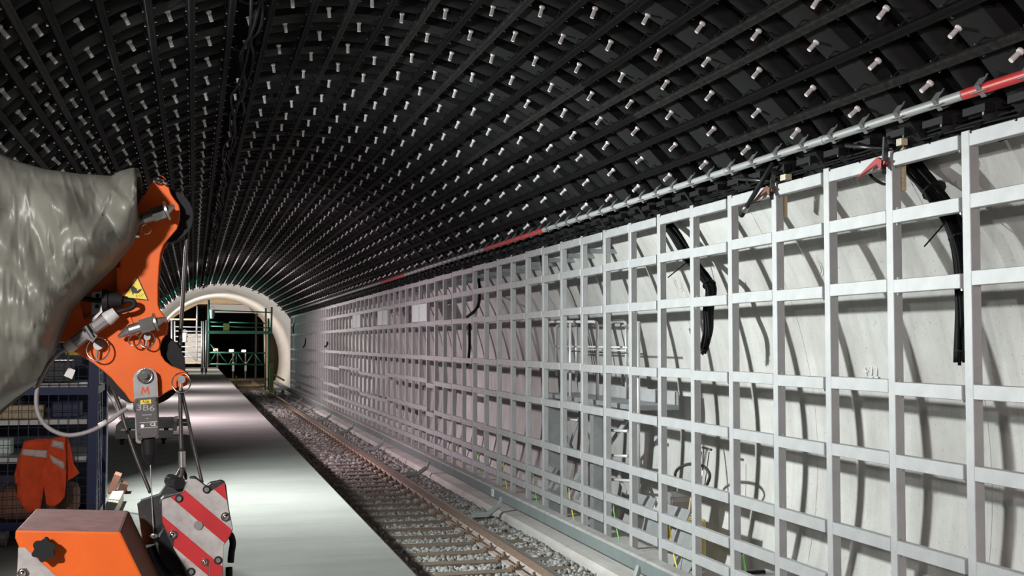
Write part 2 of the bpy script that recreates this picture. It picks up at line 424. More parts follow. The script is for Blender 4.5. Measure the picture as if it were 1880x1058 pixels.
# cable run hanging in the vault between two rails
ca = ang_on(RB, 468, 0)
sa0, sa1 = ang_on(RB, 498, 0), ang_on(RB, 437, 0)
struct(arcshell('ceiling_slot', RR - .012, sa0 + .006, sa1 - .006, 4, [3.0, Y1 - .2], M['shell'], .06))
cv = thing('hanging_cable_run', 'black cable loops hanging in the dark slot of the vault above the platform edge', 'cable', arcpt(4.4, ca, 3))
for k in range(4):
    pts = []; ph = random.uniform(0, 6)
    for j in range(220):
        y = 3 + j * .3; w = y * 2 * pi / (1.9 + .5 * k)
        pts.append(arcpt(4.33 - .05 * (1 + sin(w + ph)) - .02 * k, ca + .012 * sin(w * .7 + ph) + .008 * (k - 1.5), y))
    mb = MB(); mb.tube(pts, .016, 6); mb.build('cable', M['cable'], cv, smooth=True)
for k in range(34):
    p = arcpt(4.40, ca, 3.6 + k * S * 2)
    if p.y > 66: break
    mb = MB(); q = [p + Vector((.1 * cos(t), .13 * sin(t), -.03)) for t in [2 * pi * i / 14 for i in range(14)]]
    mb.tube(q, .02, 6, closed=True); mb.build('cable_coil', M['cable'], cv, smooth=True)

# ---- conduit with saddles
PA = ang_on(RB, 1500, 260); PC = arcpt(RB - .01, PA, 0)
pipe = thing('conduit_pipe', 'grey conduit with short red lengths clipped along the right foot of the vault', 'conduit', (PC.x, 3, PC.z))
def yb(px, py): return aX(px, py, PC.x).y
reds = [(3.0, yb(1770, 175)), (yb(1000, 430), yb(890, 458)), (yb(745, 512), yb(700, 522))]
y = 3.0; k = 0
while y < 66:
    L = S * 2 - .02; inred = [r for r in reds if r[0] - .05 <= y < r[1] - .1]
    y2 = y + L
    for r in reds:
        if y < r[0] - .06 < y2: y2 = r[0]
        if r[0] - .06 <= y < r[1] - .06 < y2: y2 = r[1]
    isr = any(r[0] - .06 <= y < r[1] - .06 for r in reds)
    mb = MB(); mb.cyl((PC.x, y, PC.z), (PC.x, y2 - .012, PC.z), .036 if isr else .033, n=12)
    o = mb.build('pipe_length', M['redpipe'] if isr else M['greypipe'], pipe, 40)
    if isr: o['label'] = 'red length of conduit'
    if not isr:
        mb = MB(); mb.cyl((PC.x, y2 - .045, PC.z), (PC.x, y2 + .02, PC.z), .037, n=12); mb.build('pipe_coupler', M['greypipe'], pipe, 40)
    y = y2
mb = MB(); r = Vector((cos(PA), 0, sin(PA))); t = Vector((-sin(PA), 0, cos(PA)))
saddle = MB()
for sg in (-1, 1):
    saddle.bar(t * (sg * .042) - r * .02, t * (sg * .055) + r * .045, .08, .004, up=(t.x, t.y, t.z))
    saddle.bar(t * (sg * .05) + r * .04 + Vector((0, -.02, 0)), t * (sg * .06) + r * .07 + Vector((0, -.02, 0)), .014, .006)
saddle.bar(t * -.044 - r * .032, t * .044 - r * .032, .05, .004, up=(r.x, r.y, r.z)); saddle.box(-r * .036, (.03, .16, .005))
sadm = saddle.mesh('pipe_saddle', M['saddle'])
for yy in RIBY[:130]: link('pipe_saddle', sadm, pipe, (PC.x, yy + .16, PC.z))

# ------------------------------------------------------------------ galvanised lattice
XG = 5.0
RZ = [3.015, 2.594, 2.078, 1.327, .789, .160, -.269, -.549]
lat = thing('steel_lattice', 'galvanised steel lattice of posts and cross rails standing before the concrete wall', 'lattice', (XG, 5, -1))
PH = 3.03 + 1.0
pm = beveled_box('post', (.075, .09, PH), M['galv'])
NP = 67
PYc = [7.15 + S * k for k in range(-3, NP - 3)]
for k, y in enumerate(PYc): 
    o = link('post', pm, lat, (XG + .0375 , y, -1.0 + PH / 2 + random.uniform(-.006, .006)))
rl_full = beveled_box('cross_rail', (.06, S - .09, .10), M['galv'])
rl_gap = beveled_box('cross_rail', (.06, S - .09 - .03, .10), M['galv'], .004)
far = []; bolts = MB(); gaps = MB()
zoff = {5: {}}
cnt = 0
for k in range(NP - 1):
    yc = PYc[k] + S / 2
    # ladders pair posts (k even index from 6.21/7.15): welded flush, infill bays between them leave a slot
    ladder = (k % 2 == 0)      # PYc[0]=4.34 ; pairs (4.34,5.28),(6.21,7.15)...
    sec = (k // 6)
    for j, z in enumerate(RZ):
        zz = z - .05 + random.uniform(-.004, .004) + (0 if ladder else -.008)
        if j in (4, 5) and yc > 26: zz += (-.06 if sec % 2 else .03)
        x = XG + .03 - (.002 if ladder else .004)
        yy = yc + (0 if ladder else .015)
        if cnt < 298 and (yc > 5.2):
            link('cross_rail', rl_full if ladder else rl_gap, lat, (x, yy, zz)); cnt += 1
        else: far.append((x, yy, zz))
        if yc < 22:
            if not ladder:
                for (by, bz) in ((yy + (S - .12) / 2 - .03, zz - .058), (yy - (S - .12) / 2 + .01, zz - .058), (yy + (S - .12) / 2 - .03, zz + .058)):
                    bolts.box((x - .005, by, bz), (.016, .014, .018))
mb = MB()
for p in far: mb.box(p, (.06, S - .09, .10))
tag(mb.build('cross_rail_far', M['galv'], lat, fix=False), kind='stuff')
tag(bolts.build('bolt', M['chrome'], lat, fix=False), kind='stuff')
# wall arms behind the upper rail, beyond the work platform
arm = MB(); arm.span((5.075, -.03, 2.80), (5.62, .03, 2.86)); arm.bar((5.5, 0, 2.84), (5.68, .03, 2.62), .05, .012); arm.span((5.3, -.05, 2.86), (5.34, .05, 2.93))
armm = arm.mesh('wall_arm', M['galv_dark'])
for y in PYc:
    if 15 < y < 50: link('wall_arm', armm, lat, (0, y, 0))
# earthing straps on posts
for k, y in enumerate(PYc):
    if not (5 < y < 24) or k % 2 == 0: continue
    mb = MB(); mb.span((5.085, y - .05, -.42), (5.10, y + .0, -.33)); o = mb.build('earth_lug', M['chrome'], lat)
    pts = smoothpath([(5.1, y - .03, -.40), (5.11, y - .05, -.55), (5.13, y - .1, -.75), (5.12, y - .28, -.92), (5.11, y - .5, -.84)], 6)
    mb = MB(); mb.tube(pts, .0085, 6); mb.build('earth_wire', M['earth_y'] if k % 4 == 1 else M['earth'], lat, True)
# coated infill panels set into far cells
for (yc, rows) in ((7.15 + S * 21.5, 1), (7.15 + S * 22.5, 1), (7.15 + S * 16.5, 9), (7.15 + S * 27.5, 1), (7.15 + S * 28.5, 1), (7.15 + S * 33.5, 1), (7.15 + S * 34.5, 1)):
    if rows == 9: continue
    mb = MB(); mb.span((XG + .005, yc - S / 2 + .06, RZ[2] + .01), (XG + .02, yc + S / 2 - .06, RZ[1] - .11)); mb.build('infill_panel', M['panel'], lat)

# ---- third rail cover and brackets
tr = thing('third_rail_cover', 'long grey green third rail cover beam at the foot of the lattice', 'rail cover', (4.67, 5, -.82))
y = 4.0; k = 0
while y < 76:
    L = 5.98
    mb = MB(); mb.prism([Vector((x, y, z)) for x, z in ((4.60, -.825), (4.595, -.69), (4.615, -.666), (4.735, -.66), (4.75, -.68), (4.75, -.825))], (0, L - .012, 0))
    o = mb.build('cover_length', [M['cover'], M['cover_top']], tr)
    for p in o.data.polygons:
        if p.normal.z > .6: p.material_index = 1
    y += L
lp = aX(905, 897, 4.592); mb = MB(); mb.span((4.585, lp.y - .07, -.812), (4.593, lp.y + .07, -.70)); pl = mb.build('number_plate', M['whiteink'], tr); pl['label'] = 'small white number plate'
text('number', '8', .09, (4.5845, lp.y, -.756), (pi / 2, 0, -pi / 2), M['ink'], pl)
brm = MB()
brm.bar((4.12, 0, -1.03), (4.36, 0, -1.03), .09, .035); brm.bar((4.35, 0, -1.035), (4.56, 0, -.885), .09, .035); brm.bar((4.555, 0, -.90), (4.60, 0, -.76), .09, .035)
brm.bar((4.12, 0, -1.02), (4.36, 0, -1.02), .02, .09); brm.bar((4.36, 0, -1.02), (4.55, 0, -.89), .02, .08)
brmm = brm.mesh('cover_bracket', M['bracket'])
for k in range(9): link('cover_bracket', brmm, tr, (0, 12.35 + k * 5.98, 0))

# ------------------------------------------------------------------ railway track
track = thing('railway_track', 'rusty railway track on dark wooden sleepers beside the platform edge', 'track', (3.09, 6, -1.08))
TC, TT = 3.09, -1.08
SP = .69
SY = [8.6 + SP * k for k in range(int((82 - 8.6) / SP))]
mb = MB(); mb.box((0, 0, 0), (2.62, .235, .15)); slm = None
vars_ = []
for q in range(4):
    bm = bmesh.new(); bmesh.ops.create_cube(bm, size=1); bmesh.ops.scale(bm, vec=(2.62, .235, .15), verts=bm.verts)
    bmesh.ops.subdivide_edges(bm, edges=[e for e in bm.edges if e.calc_length() > 1], cuts=7)
    for v in bm.verts: v.co.y += random.uniform(-.008, .008); v.co.z += random.uniform(-.004, .004)
    me = bpy.data.meshes.new('sleeper'); bm.to_mesh(me); bm.free(); me.materials.append(M['sleeper']); vars_.append(me)
for i, y in enumerate(SY):
    o = link('sleeper', vars_[i % 4], track, (TC + random.uniform(-.02, .02), y, TT - .075)); o.rotation_euler = (0, 0, random.uniform(-.012, .012))
def rail(name, xc):
    mb = MB()
    prof = [(-.0625, 0), (-.0625, .011), (-.03, .022), (-.009, .035), (-.008, .105), (-.032, .118), (-.034, .148), (-.024, .158), (.024, .158), (.034, .148), (.032, .118), (.008, .105), (.009, .035), (.03, .022), (.0625, .011), (.0625, 0)]
    mb.prism([Vector((xc + x, 6, -1.058 + z)) for x, z in prof], (0, 78, 0))
    o = mb.build(name, [M['rail_rust'], M['rail_top'], M['rail_foot']], track)
    for p in o.data.polygons:
        z = p.center.z + 1.058
        if z > .146 and abs(p.normal.z) > .5: p.material_index = 1
        elif z < .03 and p.normal.z > .3: p.material_index = 2
    return o
rail('rail', TC + .752); rail('rail', TC - .752)
fb = MB(); fb.span((-.20, -.09, -.005), (.20, .09, .012))
for sg in (-1, 1):
    fb.span((sg * .10 - .035, -.06, .012), (sg * .10 + .035, .06, .045)); fb.cyl((sg * .105, -.025, .045), (sg * .105, -.025, .095), .018, n=6); fb.cyl((sg * .105, -.025, .045), (sg * .105, -.025, .06), .03, n=8)
    fb.cyl((sg * .17, .05, .012), (sg * .17, .05, .04), .02, n=6); fb.cyl((sg * .17, -.05, .012), (sg * .17, -.05, .04), .02, n=6)
fbm = fb.mesh('rail_fastener', M['rail_rust'])
for y in SY: link('rail_fastener', fbm, track, (TC + .752, y, TT + .012))
for y in SY[:60]: link('rail_fastener', fbm, track, (TC - .752, y, TT + .012))
strip = MB(); strip.span((TC + .752 - .155, 6, TT - .01), (TC + .752 - .075, 70, TT + .013)); strip.build('dusty_strip', M['rail_foot'], track)
# ballast: one countless bed of angular stones
ico = bmesh.new(); bmesh.ops.create_icosphere(ico, subdivisions=1, radius=1); IV = np.array([v.co[:] for v in ico.verts]); IF = np.array([[v.index for v in f.verts] for f in ico.faces]); ico.free()
def stones(y0, y1, x0, x1, sp):
    n = int((y1 - y0) * (x1 - x0) / sp ** 2 * 1.25)
    x = rng.uniform(x0, x1, n); y = rng.uniform(y0, y1, n)
    ys = np.array(SY); dy = np.abs(y[:, None] - ys[None, :]).min(1)
    on = (dy < .135) & (x < TC + 1.30) & (rng.random(n) > .035)
    onrail = np.abs(x - (TC + .752)) < .075
    keep = ~on & ~onrail; x, y = x[keep], y[keep]; n = len(x)
    r = sp * rng.uniform(.42, .85, n)
    z = TT - .028 - .02 * rng.random(n) + .03 * np.clip((x - 4.0) / .4, 0, 1) - .05 * np.clip((x - 4.45) / .15, 0, 1)
    sc = r[:, None] * rng.uniform(.65, 1.25, (n, 3)) * np.array([1, 1, .75])
    q = rng.normal(size=(n, 4)); q /= np.linalg.norm(q, axis=1)[:, None]; w, a, b, c = q.T
    Rm = np.stack([np.stack([1 - 2 * (b * b + c * c), 2 * (a * b - c * w), 2 * (a * c + b * w)], 1), np.stack([2 * (a * b + c * w), 1 - 2 * (a * a + c * c), 2 * (b * c - a * w)], 1), np.stack([2 * (a * c - b * w), 2 * (b * c + a * w), 1 - 2 * (a * a + b * b)], 1)], 1)
    P = (IV[None] + rng.normal(0, .16, (n, 12, 3))) * sc[:, None, :]
    P = np.einsum('nij,nkj->nki', Rm, P) + np.stack([x, y, z], 1)[:, None, :]
    return P.reshape(-1, 3), n
A, n1 = stones(10.5, 27, 1.7, 4.66, .056); B, n2 = stones(27, 48, 1.9, 4.66, .085); C_, n3 = stones(48, 70, 1.9, 4.66, .14)
P = np.concatenate([A, B, C_]); n = n1 + n2 + n3
FI = (IF[None] + (np.arange(n) * 12)[:, None, None]).reshape(-1, 3)
me = bpy.data.meshes.new('ballast'); me.vertices.add(len(P)); me.vertices.foreach_set('co', P.ravel()); me.loops.add(FI.size); me.loops.foreach_set('vertex_index', FI.ravel().astype(np.int32))
me.polygons.add(len(FI)); me.polygons.foreach_set('loop_start', np.arange(0, FI.size, 3, dtype=np.int32)); me.polygons.foreach_set('loop_total', np.full(len(FI), 3, np.int32)); me.update(); me.validate()
me.materials.append(M['ballast'])
nt = M['ballast'].node_tree; b = nt.nodes['Principled BSDF']; gi = nt.nodes.new('ShaderNodeNewGeometry'); rp = nt.nodes.new('ShaderNodeValToRGB')
rp.color_ramp.elements[0].color = (.15, .145, .14, 1); rp.color_ramp.elements[1].color = (.40, .39, .375, 1)
nt.links.new(gi.outputs['Random Per Island'], rp.inputs[0]); nt.links.new(rp.outputs[0], b.inputs['Base Color'])
ballast = link('ballast', me); tag(ballast, 'grey crushed stone ballast filling the track between the sleepers', 'ballast', kind='stuff')
mb = MB(); mb.span((1.55, Y0, -1.2), (4.62, 90, -1.135)); struct(mb.build('floor_ballast_bed', M['bed']))

# ------------------------------------------------------------------ portal, bulkhead and dark tunnel beyond
RP = 4.02
rows = [(Y1 - .04, 4.42), (Y1 + .5, 4.30), (Y1 + 1.4, 4.17), (Y1 + 3, 4.07), (Y1 + 5, RP), (84, RP)]; mb = MB(); n = 60; a0, a1 = radians(-25), radians(205)
for y, R in rows + [(84, 4.8), (Y1 - .04, 4.8)]: mb.v += [tuple(arcpt(R, a0 + (a1 - a0) * i / n, y)) for i in range(n + 1)]
for j in range(8):
    for i in range(n): mb.f.append((j * (n + 1) + i, j * (n + 1) + i + 1, ((j + 1) % 8) * (n + 1) + i + 1, ((j + 1) % 8) * (n + 1) + i))
mb.mi = [0] * len(mb.f); struct(mb.build('portal_ring', M['whitewall'], None, 40))
lowpx = [(280, 612), (300, 602), (313, 588), (325, 579), (364, 559), (384, 559), (386, 574), (466, 575), (478, 584), (484, 592), (485, 690)]
low = [aY(px, py, 83.0) for px, py in lowpx]
bulk = thing('wall_end', 'plywood bulkhead filling the far portal arch', 'bulkhead', (1.5, 83, 0)); bulk['kind'] = 'structure'; del bulk['category']
mb = MB(); n = 60; pts = []
def zlow(x):
    for a, b in zip(low, low[1:]):
        if a.x <= x <= b.x and b.x > a.x: return a.z + (b.z - a.z) * (x - a.x) / (b.x - a.x)
    return low[0].z if x < low[0].x else -1.2
xs = sorted(set([low[0].x - 1.5 + (6.3 - low[0].x) * i / 70 for i in range(71)] + [p.x for p in low[:-1]]))
xs = [x for x in xs if -2.6 < x < 5.8]
for x0, x1 in zip(xs, xs[1:]):
    zt0, zt1 = [CZ + sqrt(max(.01, RP ** 2 - (x - CX) ** 2)) for x in (x0, x1)]
    zl0, zl1 = zlow(x0 + 1e-4), zlow(x1 - 1e-4)
    if zt0 <= zl0 + .01 or zt1 <= zl1 + .01: continue
    mb.prism([Vector((x0, 83, zl0)), Vector((x1, 83, zl1)), Vector((x1, 83, zt1)), Vector((x0, 83, zt0))], (0, .06, 0))
mb.build('plywood_sheet', M['plywood'], bulk)
mb = MB(); q = [aY(*p, 82.9) for p in ((384, 559), (452, 560), (466, 575), (385, 574))]; mb.prism(q, (0, -.06, 0)); mb.build('grey_panel', M['greypanel'], bulk)
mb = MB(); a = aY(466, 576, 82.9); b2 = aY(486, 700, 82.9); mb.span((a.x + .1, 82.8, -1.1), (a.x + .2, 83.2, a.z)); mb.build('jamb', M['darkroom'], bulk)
mb = MB(); a = aY(382, 560, 82.9); mb.span((a.x - .06, 82.85, 0), (a.x + .06, 83.1, a.z)); mb.build('jamb', M['brown'], bulk)
# dark tunnel beyond
mb = MB()
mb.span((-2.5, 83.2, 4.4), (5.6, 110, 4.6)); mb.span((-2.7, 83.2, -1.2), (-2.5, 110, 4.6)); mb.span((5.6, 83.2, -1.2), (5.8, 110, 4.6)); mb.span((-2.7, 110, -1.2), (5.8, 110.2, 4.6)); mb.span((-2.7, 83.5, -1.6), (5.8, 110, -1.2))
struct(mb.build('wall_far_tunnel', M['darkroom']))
mb = MB(); a = aY(340, 613, 82.5); b2 = aY(371, 668, 82.5); mb.span((a.x, 82.4, b2.z), (b2.x, 82.5, a.z)); wp = mb.build('site_door', M['whitewall']); tag(wp, 'white site door panel behind the aluminium scaffold on the platform', 'door panel')
for i, (px, py) in enumerate(((394.4, 642.5), (423.4, 644), (446.3, 645))):
    p = aY(px, py, 96); t = thing('tunnel_lamp', ['leftmost of three warm lamps glowing in the dark tunnel', 'middle one of three warm lamps glowing in the dark tunnel', 'rightmost of three warm lamps glowing in the dark tunnel'][i], 'lamp', (p.x, 96, -1), 'warm lamps in the dark tunnel')
    mb = MB(); mb.ball(p, .085, 10, 6, (1.6, .5, .6)); mb.build('bulb', M['warmglow'], t, True)
    mb = MB(); mb.cyl((p.x + .2, 96.1, -1.2), (p.x + .2, 96.1, p.z + .1), .07); mb.box((p.x + .05, 96.15, p.z), (.3, .1, .2)); mb.box((p.x + .2, 96.05, -.2), (.16, .05, .7)); mb.build('lamp_post', M['steel'], t)
    l = bpy.data.lights.new('lamp_light', 'POINT'); l.energy = 26; l.color = (1, .7, .35); l.shadow_soft_size = .1
    lo = bpy.data.objects.new('lamp_light', l); COL.objects.link(lo); lo.location = (p.x, 95.6, p.z); lo.parent = t; lo.matrix_parent_inverse = Matrix.Translation(-t.location)

# ---- green scaffold bridge over the track
ys = 65.0
sg = thing('green_scaffold', 'green scaffold bridge with guard rails across the track in front of the portal', 'scaffold', (1.5, ys, 0))
def far_tube(name, pts, r, m, parent, Y=ys, n=6):
    mb = MB(); mb.tube([aY(px, py, Y) for px, py in pts], r, n); return mb.build(name, m, parent, True)
for (pts, m_) in (([(383.4, 551), (383.4, 668)], 'green'), ([(379, 588), (378, 684)], 'galv_dark'), ([(371, 590), (371, 682)], 'galv_dark'), ([(499, 564), (498, 612)], 'green'), ([(488, 566), (487, 717)], 'galv_dark'), ([(493, 585), (493, 717)], 'green')):
    far_tube('standard', pts, .055, M[m_], sg)
for pts in ([(384, 569.5), (499, 574)], [(384, 591.5), (410, 592)], [(421, 592), (487, 594)], [(384, 599), (499, 602.5)], [(384, 647.5), (487, 648.5)], [(384, 668.5), (487, 670)]):
    far_tube('guard_rail', pts, .035 if pts[0][1] < 640 else .05, M['green'], sg)
for pts in ([(385, 632), (416, 664)], [(384, 668), (397, 648)], [(402, 648), (417, 668)], [(421, 668), (433, 649)], [(436, 648), (449, 669)], [(452, 669), (466, 648)], [(467, 648), (481, 669)], [(434, 649), (434, 669)]):
    far_tube('brace', pts, .035, M['green'], sg)
mb = MB(); a = aY(380, 607, ys); b2 = aY(499, 613, ys); mb.span((a.x, ys - .15, b2.z), (b2.x, ys + 1.2, a.z - .02)); mb.build('deck_board', M['green'], sg)
mb = MB(); a = aY(410, 594, ys); b2 = aY(421, 607, ys); mb.span((a.x, ys - .05, b2.z), (b2.x, ys, a.z)); mb.build('toe_panel', M['olive'], sg)
for px in (371, 378):
    c = aY(px, 681, ys); mb = MB(); mb.cyl((c.x - .03, ys, .11), (c.x + .03, ys, .11), .11, n=12); mb.span((c.x - .07, ys - .07, .11), (c.x + .07, ys + .07, .3)); mb.build('caster', M['darksteel'], sg)
mb = MB(); a = aY(495, 667, ys - 1); mb.span((a.x, ys - 1.1, -1.1), (a.x + .2, ys - .9, a.z)); o = mb.build('track_guard_post', M['olive']); tag(o, 'olive painted post standing between the rail and the third rail by the scaffold', 'post')
for (a1, b1, nm, lb) in (((385, 569), (394, 585), 0, 'pale bucket hanging high on the green scaffold'), ((334, 611), (344, 628), 1, 'white and blue bucket hanging on the aluminium scaffold')):
    yk = 67.85 if nm else ys - .16; p, q = aY(*a1, yk), aY(*b1, yk); t = thing('bucket', lb, 'bucket', ((p.x + q.x) / 2, yk, q.z))
    mb = MB(); mb.cyl(((p.x + q.x) / 2, yk, q.z), ((p.x + q.x) / 2, yk, p.z), .10, .14, 14); mb.build('body', M['lightplastic'], t, 40)
    mb = MB(); cx = (p.x + q.x) / 2; mb.tube([(cx + .14 * cos(w), yk, p.z + .16 * sin(w)) for w in [pi * i / 8 for i in range(9)]], .008, 5); mb.cyl((cx, yk, p.z + .15), (cx, yk + .16, p.z + .17), .012, n=6); mb.build('handle', M['steel'], t)
low_ = thing('track_barrier', 'low barrier frame across the track just before the green scaffold', 'barrier', (3, 58, -1))
for pts in ([(434, 712), (487, 710)], [(434, 690), (434, 712)], [(503, 688), (522, 699)]): far_tube('bar', pts, .045, M['olive'], low_, 58)
stp = thing('side_landing', 'small grey landing between the scaffold and the lattice foot', 'platform', (4.4, 60, -1))
mb = MB(); a = aY(503, 700, 60); mb.span((a.x, 59.5, -.66), (a.x + .55, 61.5, -.6)); mb.build('board', M['galv_dark'], stp)
mb = MB(); mb.span((a.x + .35, 60, -1.0), (a.x + .5, 60.2, -.66)); mb.span((a.x + .02, 60, -1.0), (a.x + .1, 60.1, -.66)); mb.build('leg', M['darksteel'], stp)
# ---- aluminium scaffold on the platform
al = thing('aluminium_scaffold', 'aluminium scaffold tower on the platform left of the green scaffold', 'scaffold', (-.8, 68, 0))
for pts in ([(315, 588), (315, 670)], [(320.5, 590), (321, 668)], [(362, 562), (361, 606)], [(361, 606), (361, 668)], [(373, 590), (373, 680)]): far_tube('upright', pts, .05, M['galv'], al, 68)
for y_ in (600, 608, 618, 627, 636.5, 646, 655, 665): far_tube('rung', [(321, y_), (373, y_ + 1)], .035, M['galv'], al, 68)
far_tube('brace', [(342, 648), (362, 664)], .03, M['galv'], al, 68)
mb = MB(); a = aY(312, 585, 68); b2 = aY(361, 588, 68); mb.span((a.x, 67.9, b2.z), (b2.x, 68.6, a.z)); mb.build('plank', M['wood'], al)
mb = MB(); a = aY(318, 664, 68); b2 = aY(373, 667, 68); mb.span((a.x, 67.9, b2.z), (b2.x, 69, a.z)); mb.build('plank', M['wood'], al)

# ------------------------------------------------------------------ goods behind the lattice
# mobile work platform
XW = 5.3
wp = thing('work_platform', 'aluminium work platform with hooped guard rails behind the lattice', 'work platform', (5.5, 15.5, -1))
def wt(name, pts, r=.022, X=XW, m='alu', n=8):
    mb = MB(); mb.tube([aX(px, py, X) for px, py in pts], r, n); return mb.build(name, M[m], wp, True)
def hoop(xl, xr, yt, ybl, ybr, X, r=.022):
    k = 7; wt('guard_hoop', [(xl, ybl), (xl, yt + k), (xl + 2, yt + 2), (xl + k, yt), (xr - k, yt), (xr - 2, yt + 2), (xr, yt + k), (xr, ybr)], r, X)
hoop(1005, 1097, 591, 731, 743, 5.25); hoop(1021, 1059, 596, 690, 690, 5.75); hoop(1120, 1150, 590, 700, 745, 5.75)
wt('mid_rail', [(1005, 636), (1152, 638)], .012, 5.25); wt('mid_rail', [(1021, 640), (1152, 644)], .010, 5.75)
wt('upright', [(1047, 594), (1047, 737)], .02, 5.25); wt('upright', [(1172, 590), (1172, 918)], .024, 5.25); wt('upright', [(1058, 596), (1058, 700)], .018, 5.7)
d0, d1 = aX(1172, 745, 5.25), aX(1003, 736, 5.25)
mb = MB(); mb.span((5.2, d0.y, d0.z - .06), (5.78, d1.y, d0.z)); mb.build('deck', M['galv_dark'], wp)
mb = MB(); mb.span((5.76, d0.y, d0.z), (5.78, d1.y, d0.z + .16)); mb.build('toe_board', M['galv'], wp)
for px in (1008, 1090):
    c = aX(px, 800, 5.25); mb = MB(); mb.span((5.22, c.y - .08, -1.0), (5.46, c.y + .08, d0.z - .06)); mb.build('leg', M['galv_dark'], wp)
for pts in ([(1014, 750), (1058, 838)], [(1062, 770), (1038, 842)], [(1115, 822), (1152, 770)], [(1112, 820), (1150, 905)]): 
    mb = MB(); mb.bar(aX(*pts[0], 5.55), aX(*pts[1], 5.55), .012, .07); mb.build('diagonal', M['galv'], wp)
for pts in ([(1040, 770), (1060, 772)], [(1115, 790), (1152, 792)], [(1115, 836), (1152, 838)], [(1110, 880), (1172, 884)]): wt('ledger', pts, .02, 5.5)
# yellow drill pump
pp = aX(1255, 958, 5.55); t = thing('site_machine', 'pale yellow site pump with grey motor behind the lattice', 'pump', (pp.x, pp.y, -1))
mb = MB(); mb.span((5.35, pp.y - .28, -.95), (5.72, pp.y + .30, -.42)); mb.build('tank', M['paleyellow'], t, bevel=.03)
mb = MB(); mb.span((5.38, pp.y - .0, -.40), (5.66, pp.y + .32, -.18)); mb.cyl((5.4, pp.y + .1, -.25), (5.7, pp.y + .1, -.25), .11, n=14); mb.build('motor', M['greyplastic'], t, bevel=.015)
hp = smoothpath([aX(1240, 893, 5.5), aX(1241, 866, 5.5), aX(1262, 853, 5.5), aX(1290, 856, 5.5), aX(1303, 872, 5.5), aX(1298, 890, 5.5)], 6)
mb = MB(); mb.tube(hp, .018, 8); mb.build('hose', M['rubber'], t, True)
for k in range(3):
    mb = MB(); mb.cyl((5.55, pp.y - .3 + .2 * k, -.95), (5.62, pp.y - .3 + .2 * k, -.95), .05, n=12); mb.build('foot', M['rubber'], t)
# hand lever tool and broom leaning on the wall
a, b2 = aX(1284, 900, 5.6), aX(1298, 824, 5.75); t = thing('lever_tool', 'steel tube lever with cross handle leaning on the wall behind the pump', 'tool', (a.x, a.y, a.z))
mb = MB(); mb.tube([a, b2], .014, 8); mb.build('shaft', M['chrome'], t, True)
c0, c1 = aX(1290, 822, 5.75), aX(1306, 826, 5.75); mb = MB(); mb.tube([c0, c1], .014, 8); mb.build('handle', M['darksteel'], t, True)
mb = MB(); mb.tube([aX(1288, 830, 5.7), aX(1280, 900, 5.6)], .006, 6); mb.tube([aX(1302, 830, 5.7), aX(1292, 905, 5.6)], .006, 6); mb.build('side_rod', M['darksteel'], t, True)
mb = MB(); mb.tube([aX(1286, 808, 5.85), aX(1262, 960, 5.5)], .014, 8); o = mb.build('broom_handle', M['wood']); tag(o, 'thin wooden handle leaning on the wall beside the steel lever', 'handle')
# galvanised plates leaning between posts
PL = [((1160, 906), (1194, 916), (1197, 934), (1164, 926), 'dark perforated steel plate leaning on the wall left of the yellow pump'), ((1175, 936), (1205, 944), (1210, 990), (1178, 985), 'blue grey metal sheet standing below the perforated plate'), ((1213, 926), (1256, 938), (1258, 962), (1210, 950), 'crumpled zinc plate in front of the yellow pump'), ((1224, 966), (1268, 976), (1268, 1010), (1226, 1000), 'shiny zinc plate standing below the yellow pump'), ((1218, 1014), (1262, 1034), (1262, 1056), (1222, 1036), 'low zinc channel lying behind the third rail cover'), ((1000, 856), (1016, 862), (1016, 876), (1000, 870), 'zinc offcut at the left foot of the work platform'), ((1050, 868), (1062, 872), (1062, 890), (1050, 886), 'small zinc offcut under the work platform'), ((1042, 894), (1060, 900), (1060, 918), (1042, 912), 'square zinc offcut on the floor below the work platform'), ((1006, 882), (1022, 888), (1022, 902), (1006, 896), 'zinc plate behind the lattice left of the work platform leg')]
for q in PL:
    X = 5.16; pts = [aX(*p, X) for p in q[:4]]; pts[0].x += .07; pts[1].x += .07
    mb = MB(); mb.prism(pts, (.012, 0, 0)); o = mb.build('zinc_plate', M['galv_dark'])
    tag(o, q[4], 'metal plate', 'zinc plates behind the lattice')
# cable reel top near the wall
c = aZ(1392, 1044, -.80); c = CAM + (c - CAM) * (5.68 / c.x) if c.x > 5.68 else c; c.z = -.80; t = thing('cable_reel', 'round reel flange with black hub on the floor behind the lattice', 'reel', (c.x, c.y, -1))
mb = MB(); mb.cyl((c.x, c.y, -.80), (c.x, c.y, -.78), .2, n=24); mb.build('flange', M['galv_dark'], t, 40)
mb = MB(); mb.cyl((c.x, c.y, -1.0), (c.x, c.y, -.80), .09, n=16); mb.cyl((c.x, c.y, -1.0), (c.x, c.y, -.98), .2, n=24); mb.box((c.x - .03, c.y, -.765), (.2, .06, .03)); mb.build('hub', M['black'], t, 40)
# loose offcuts on the floor behind the lattice, and the ledge at the wall foot
for k, (px, py, L) in enumerate(((1300, 1018, .5), (1318, 1022, .45), (1040, 925, .4), (1130, 952, .5), (1180, 985, .3))):
    p = aZ(px, py, -.97); mb = MB(); mb.bar((p.x, p.y - L / 2, -.985), (p.x + .1 * (k % 2), p.y + L / 2, -.985), .05, .03); o = mb.build('timber_offcut', M['brown' if k % 2 else 'greypanel'])
    tag(o, ['grey batten on the floor right of the yellow pump', 'brown batten beside the grey batten behind the lattice', 'grey batten lying under the work platform', 'brown batten lying right of the work platform leg', 'short grey batten lying before the metal sheets'][k], 'batten', 'battens behind the lattice')
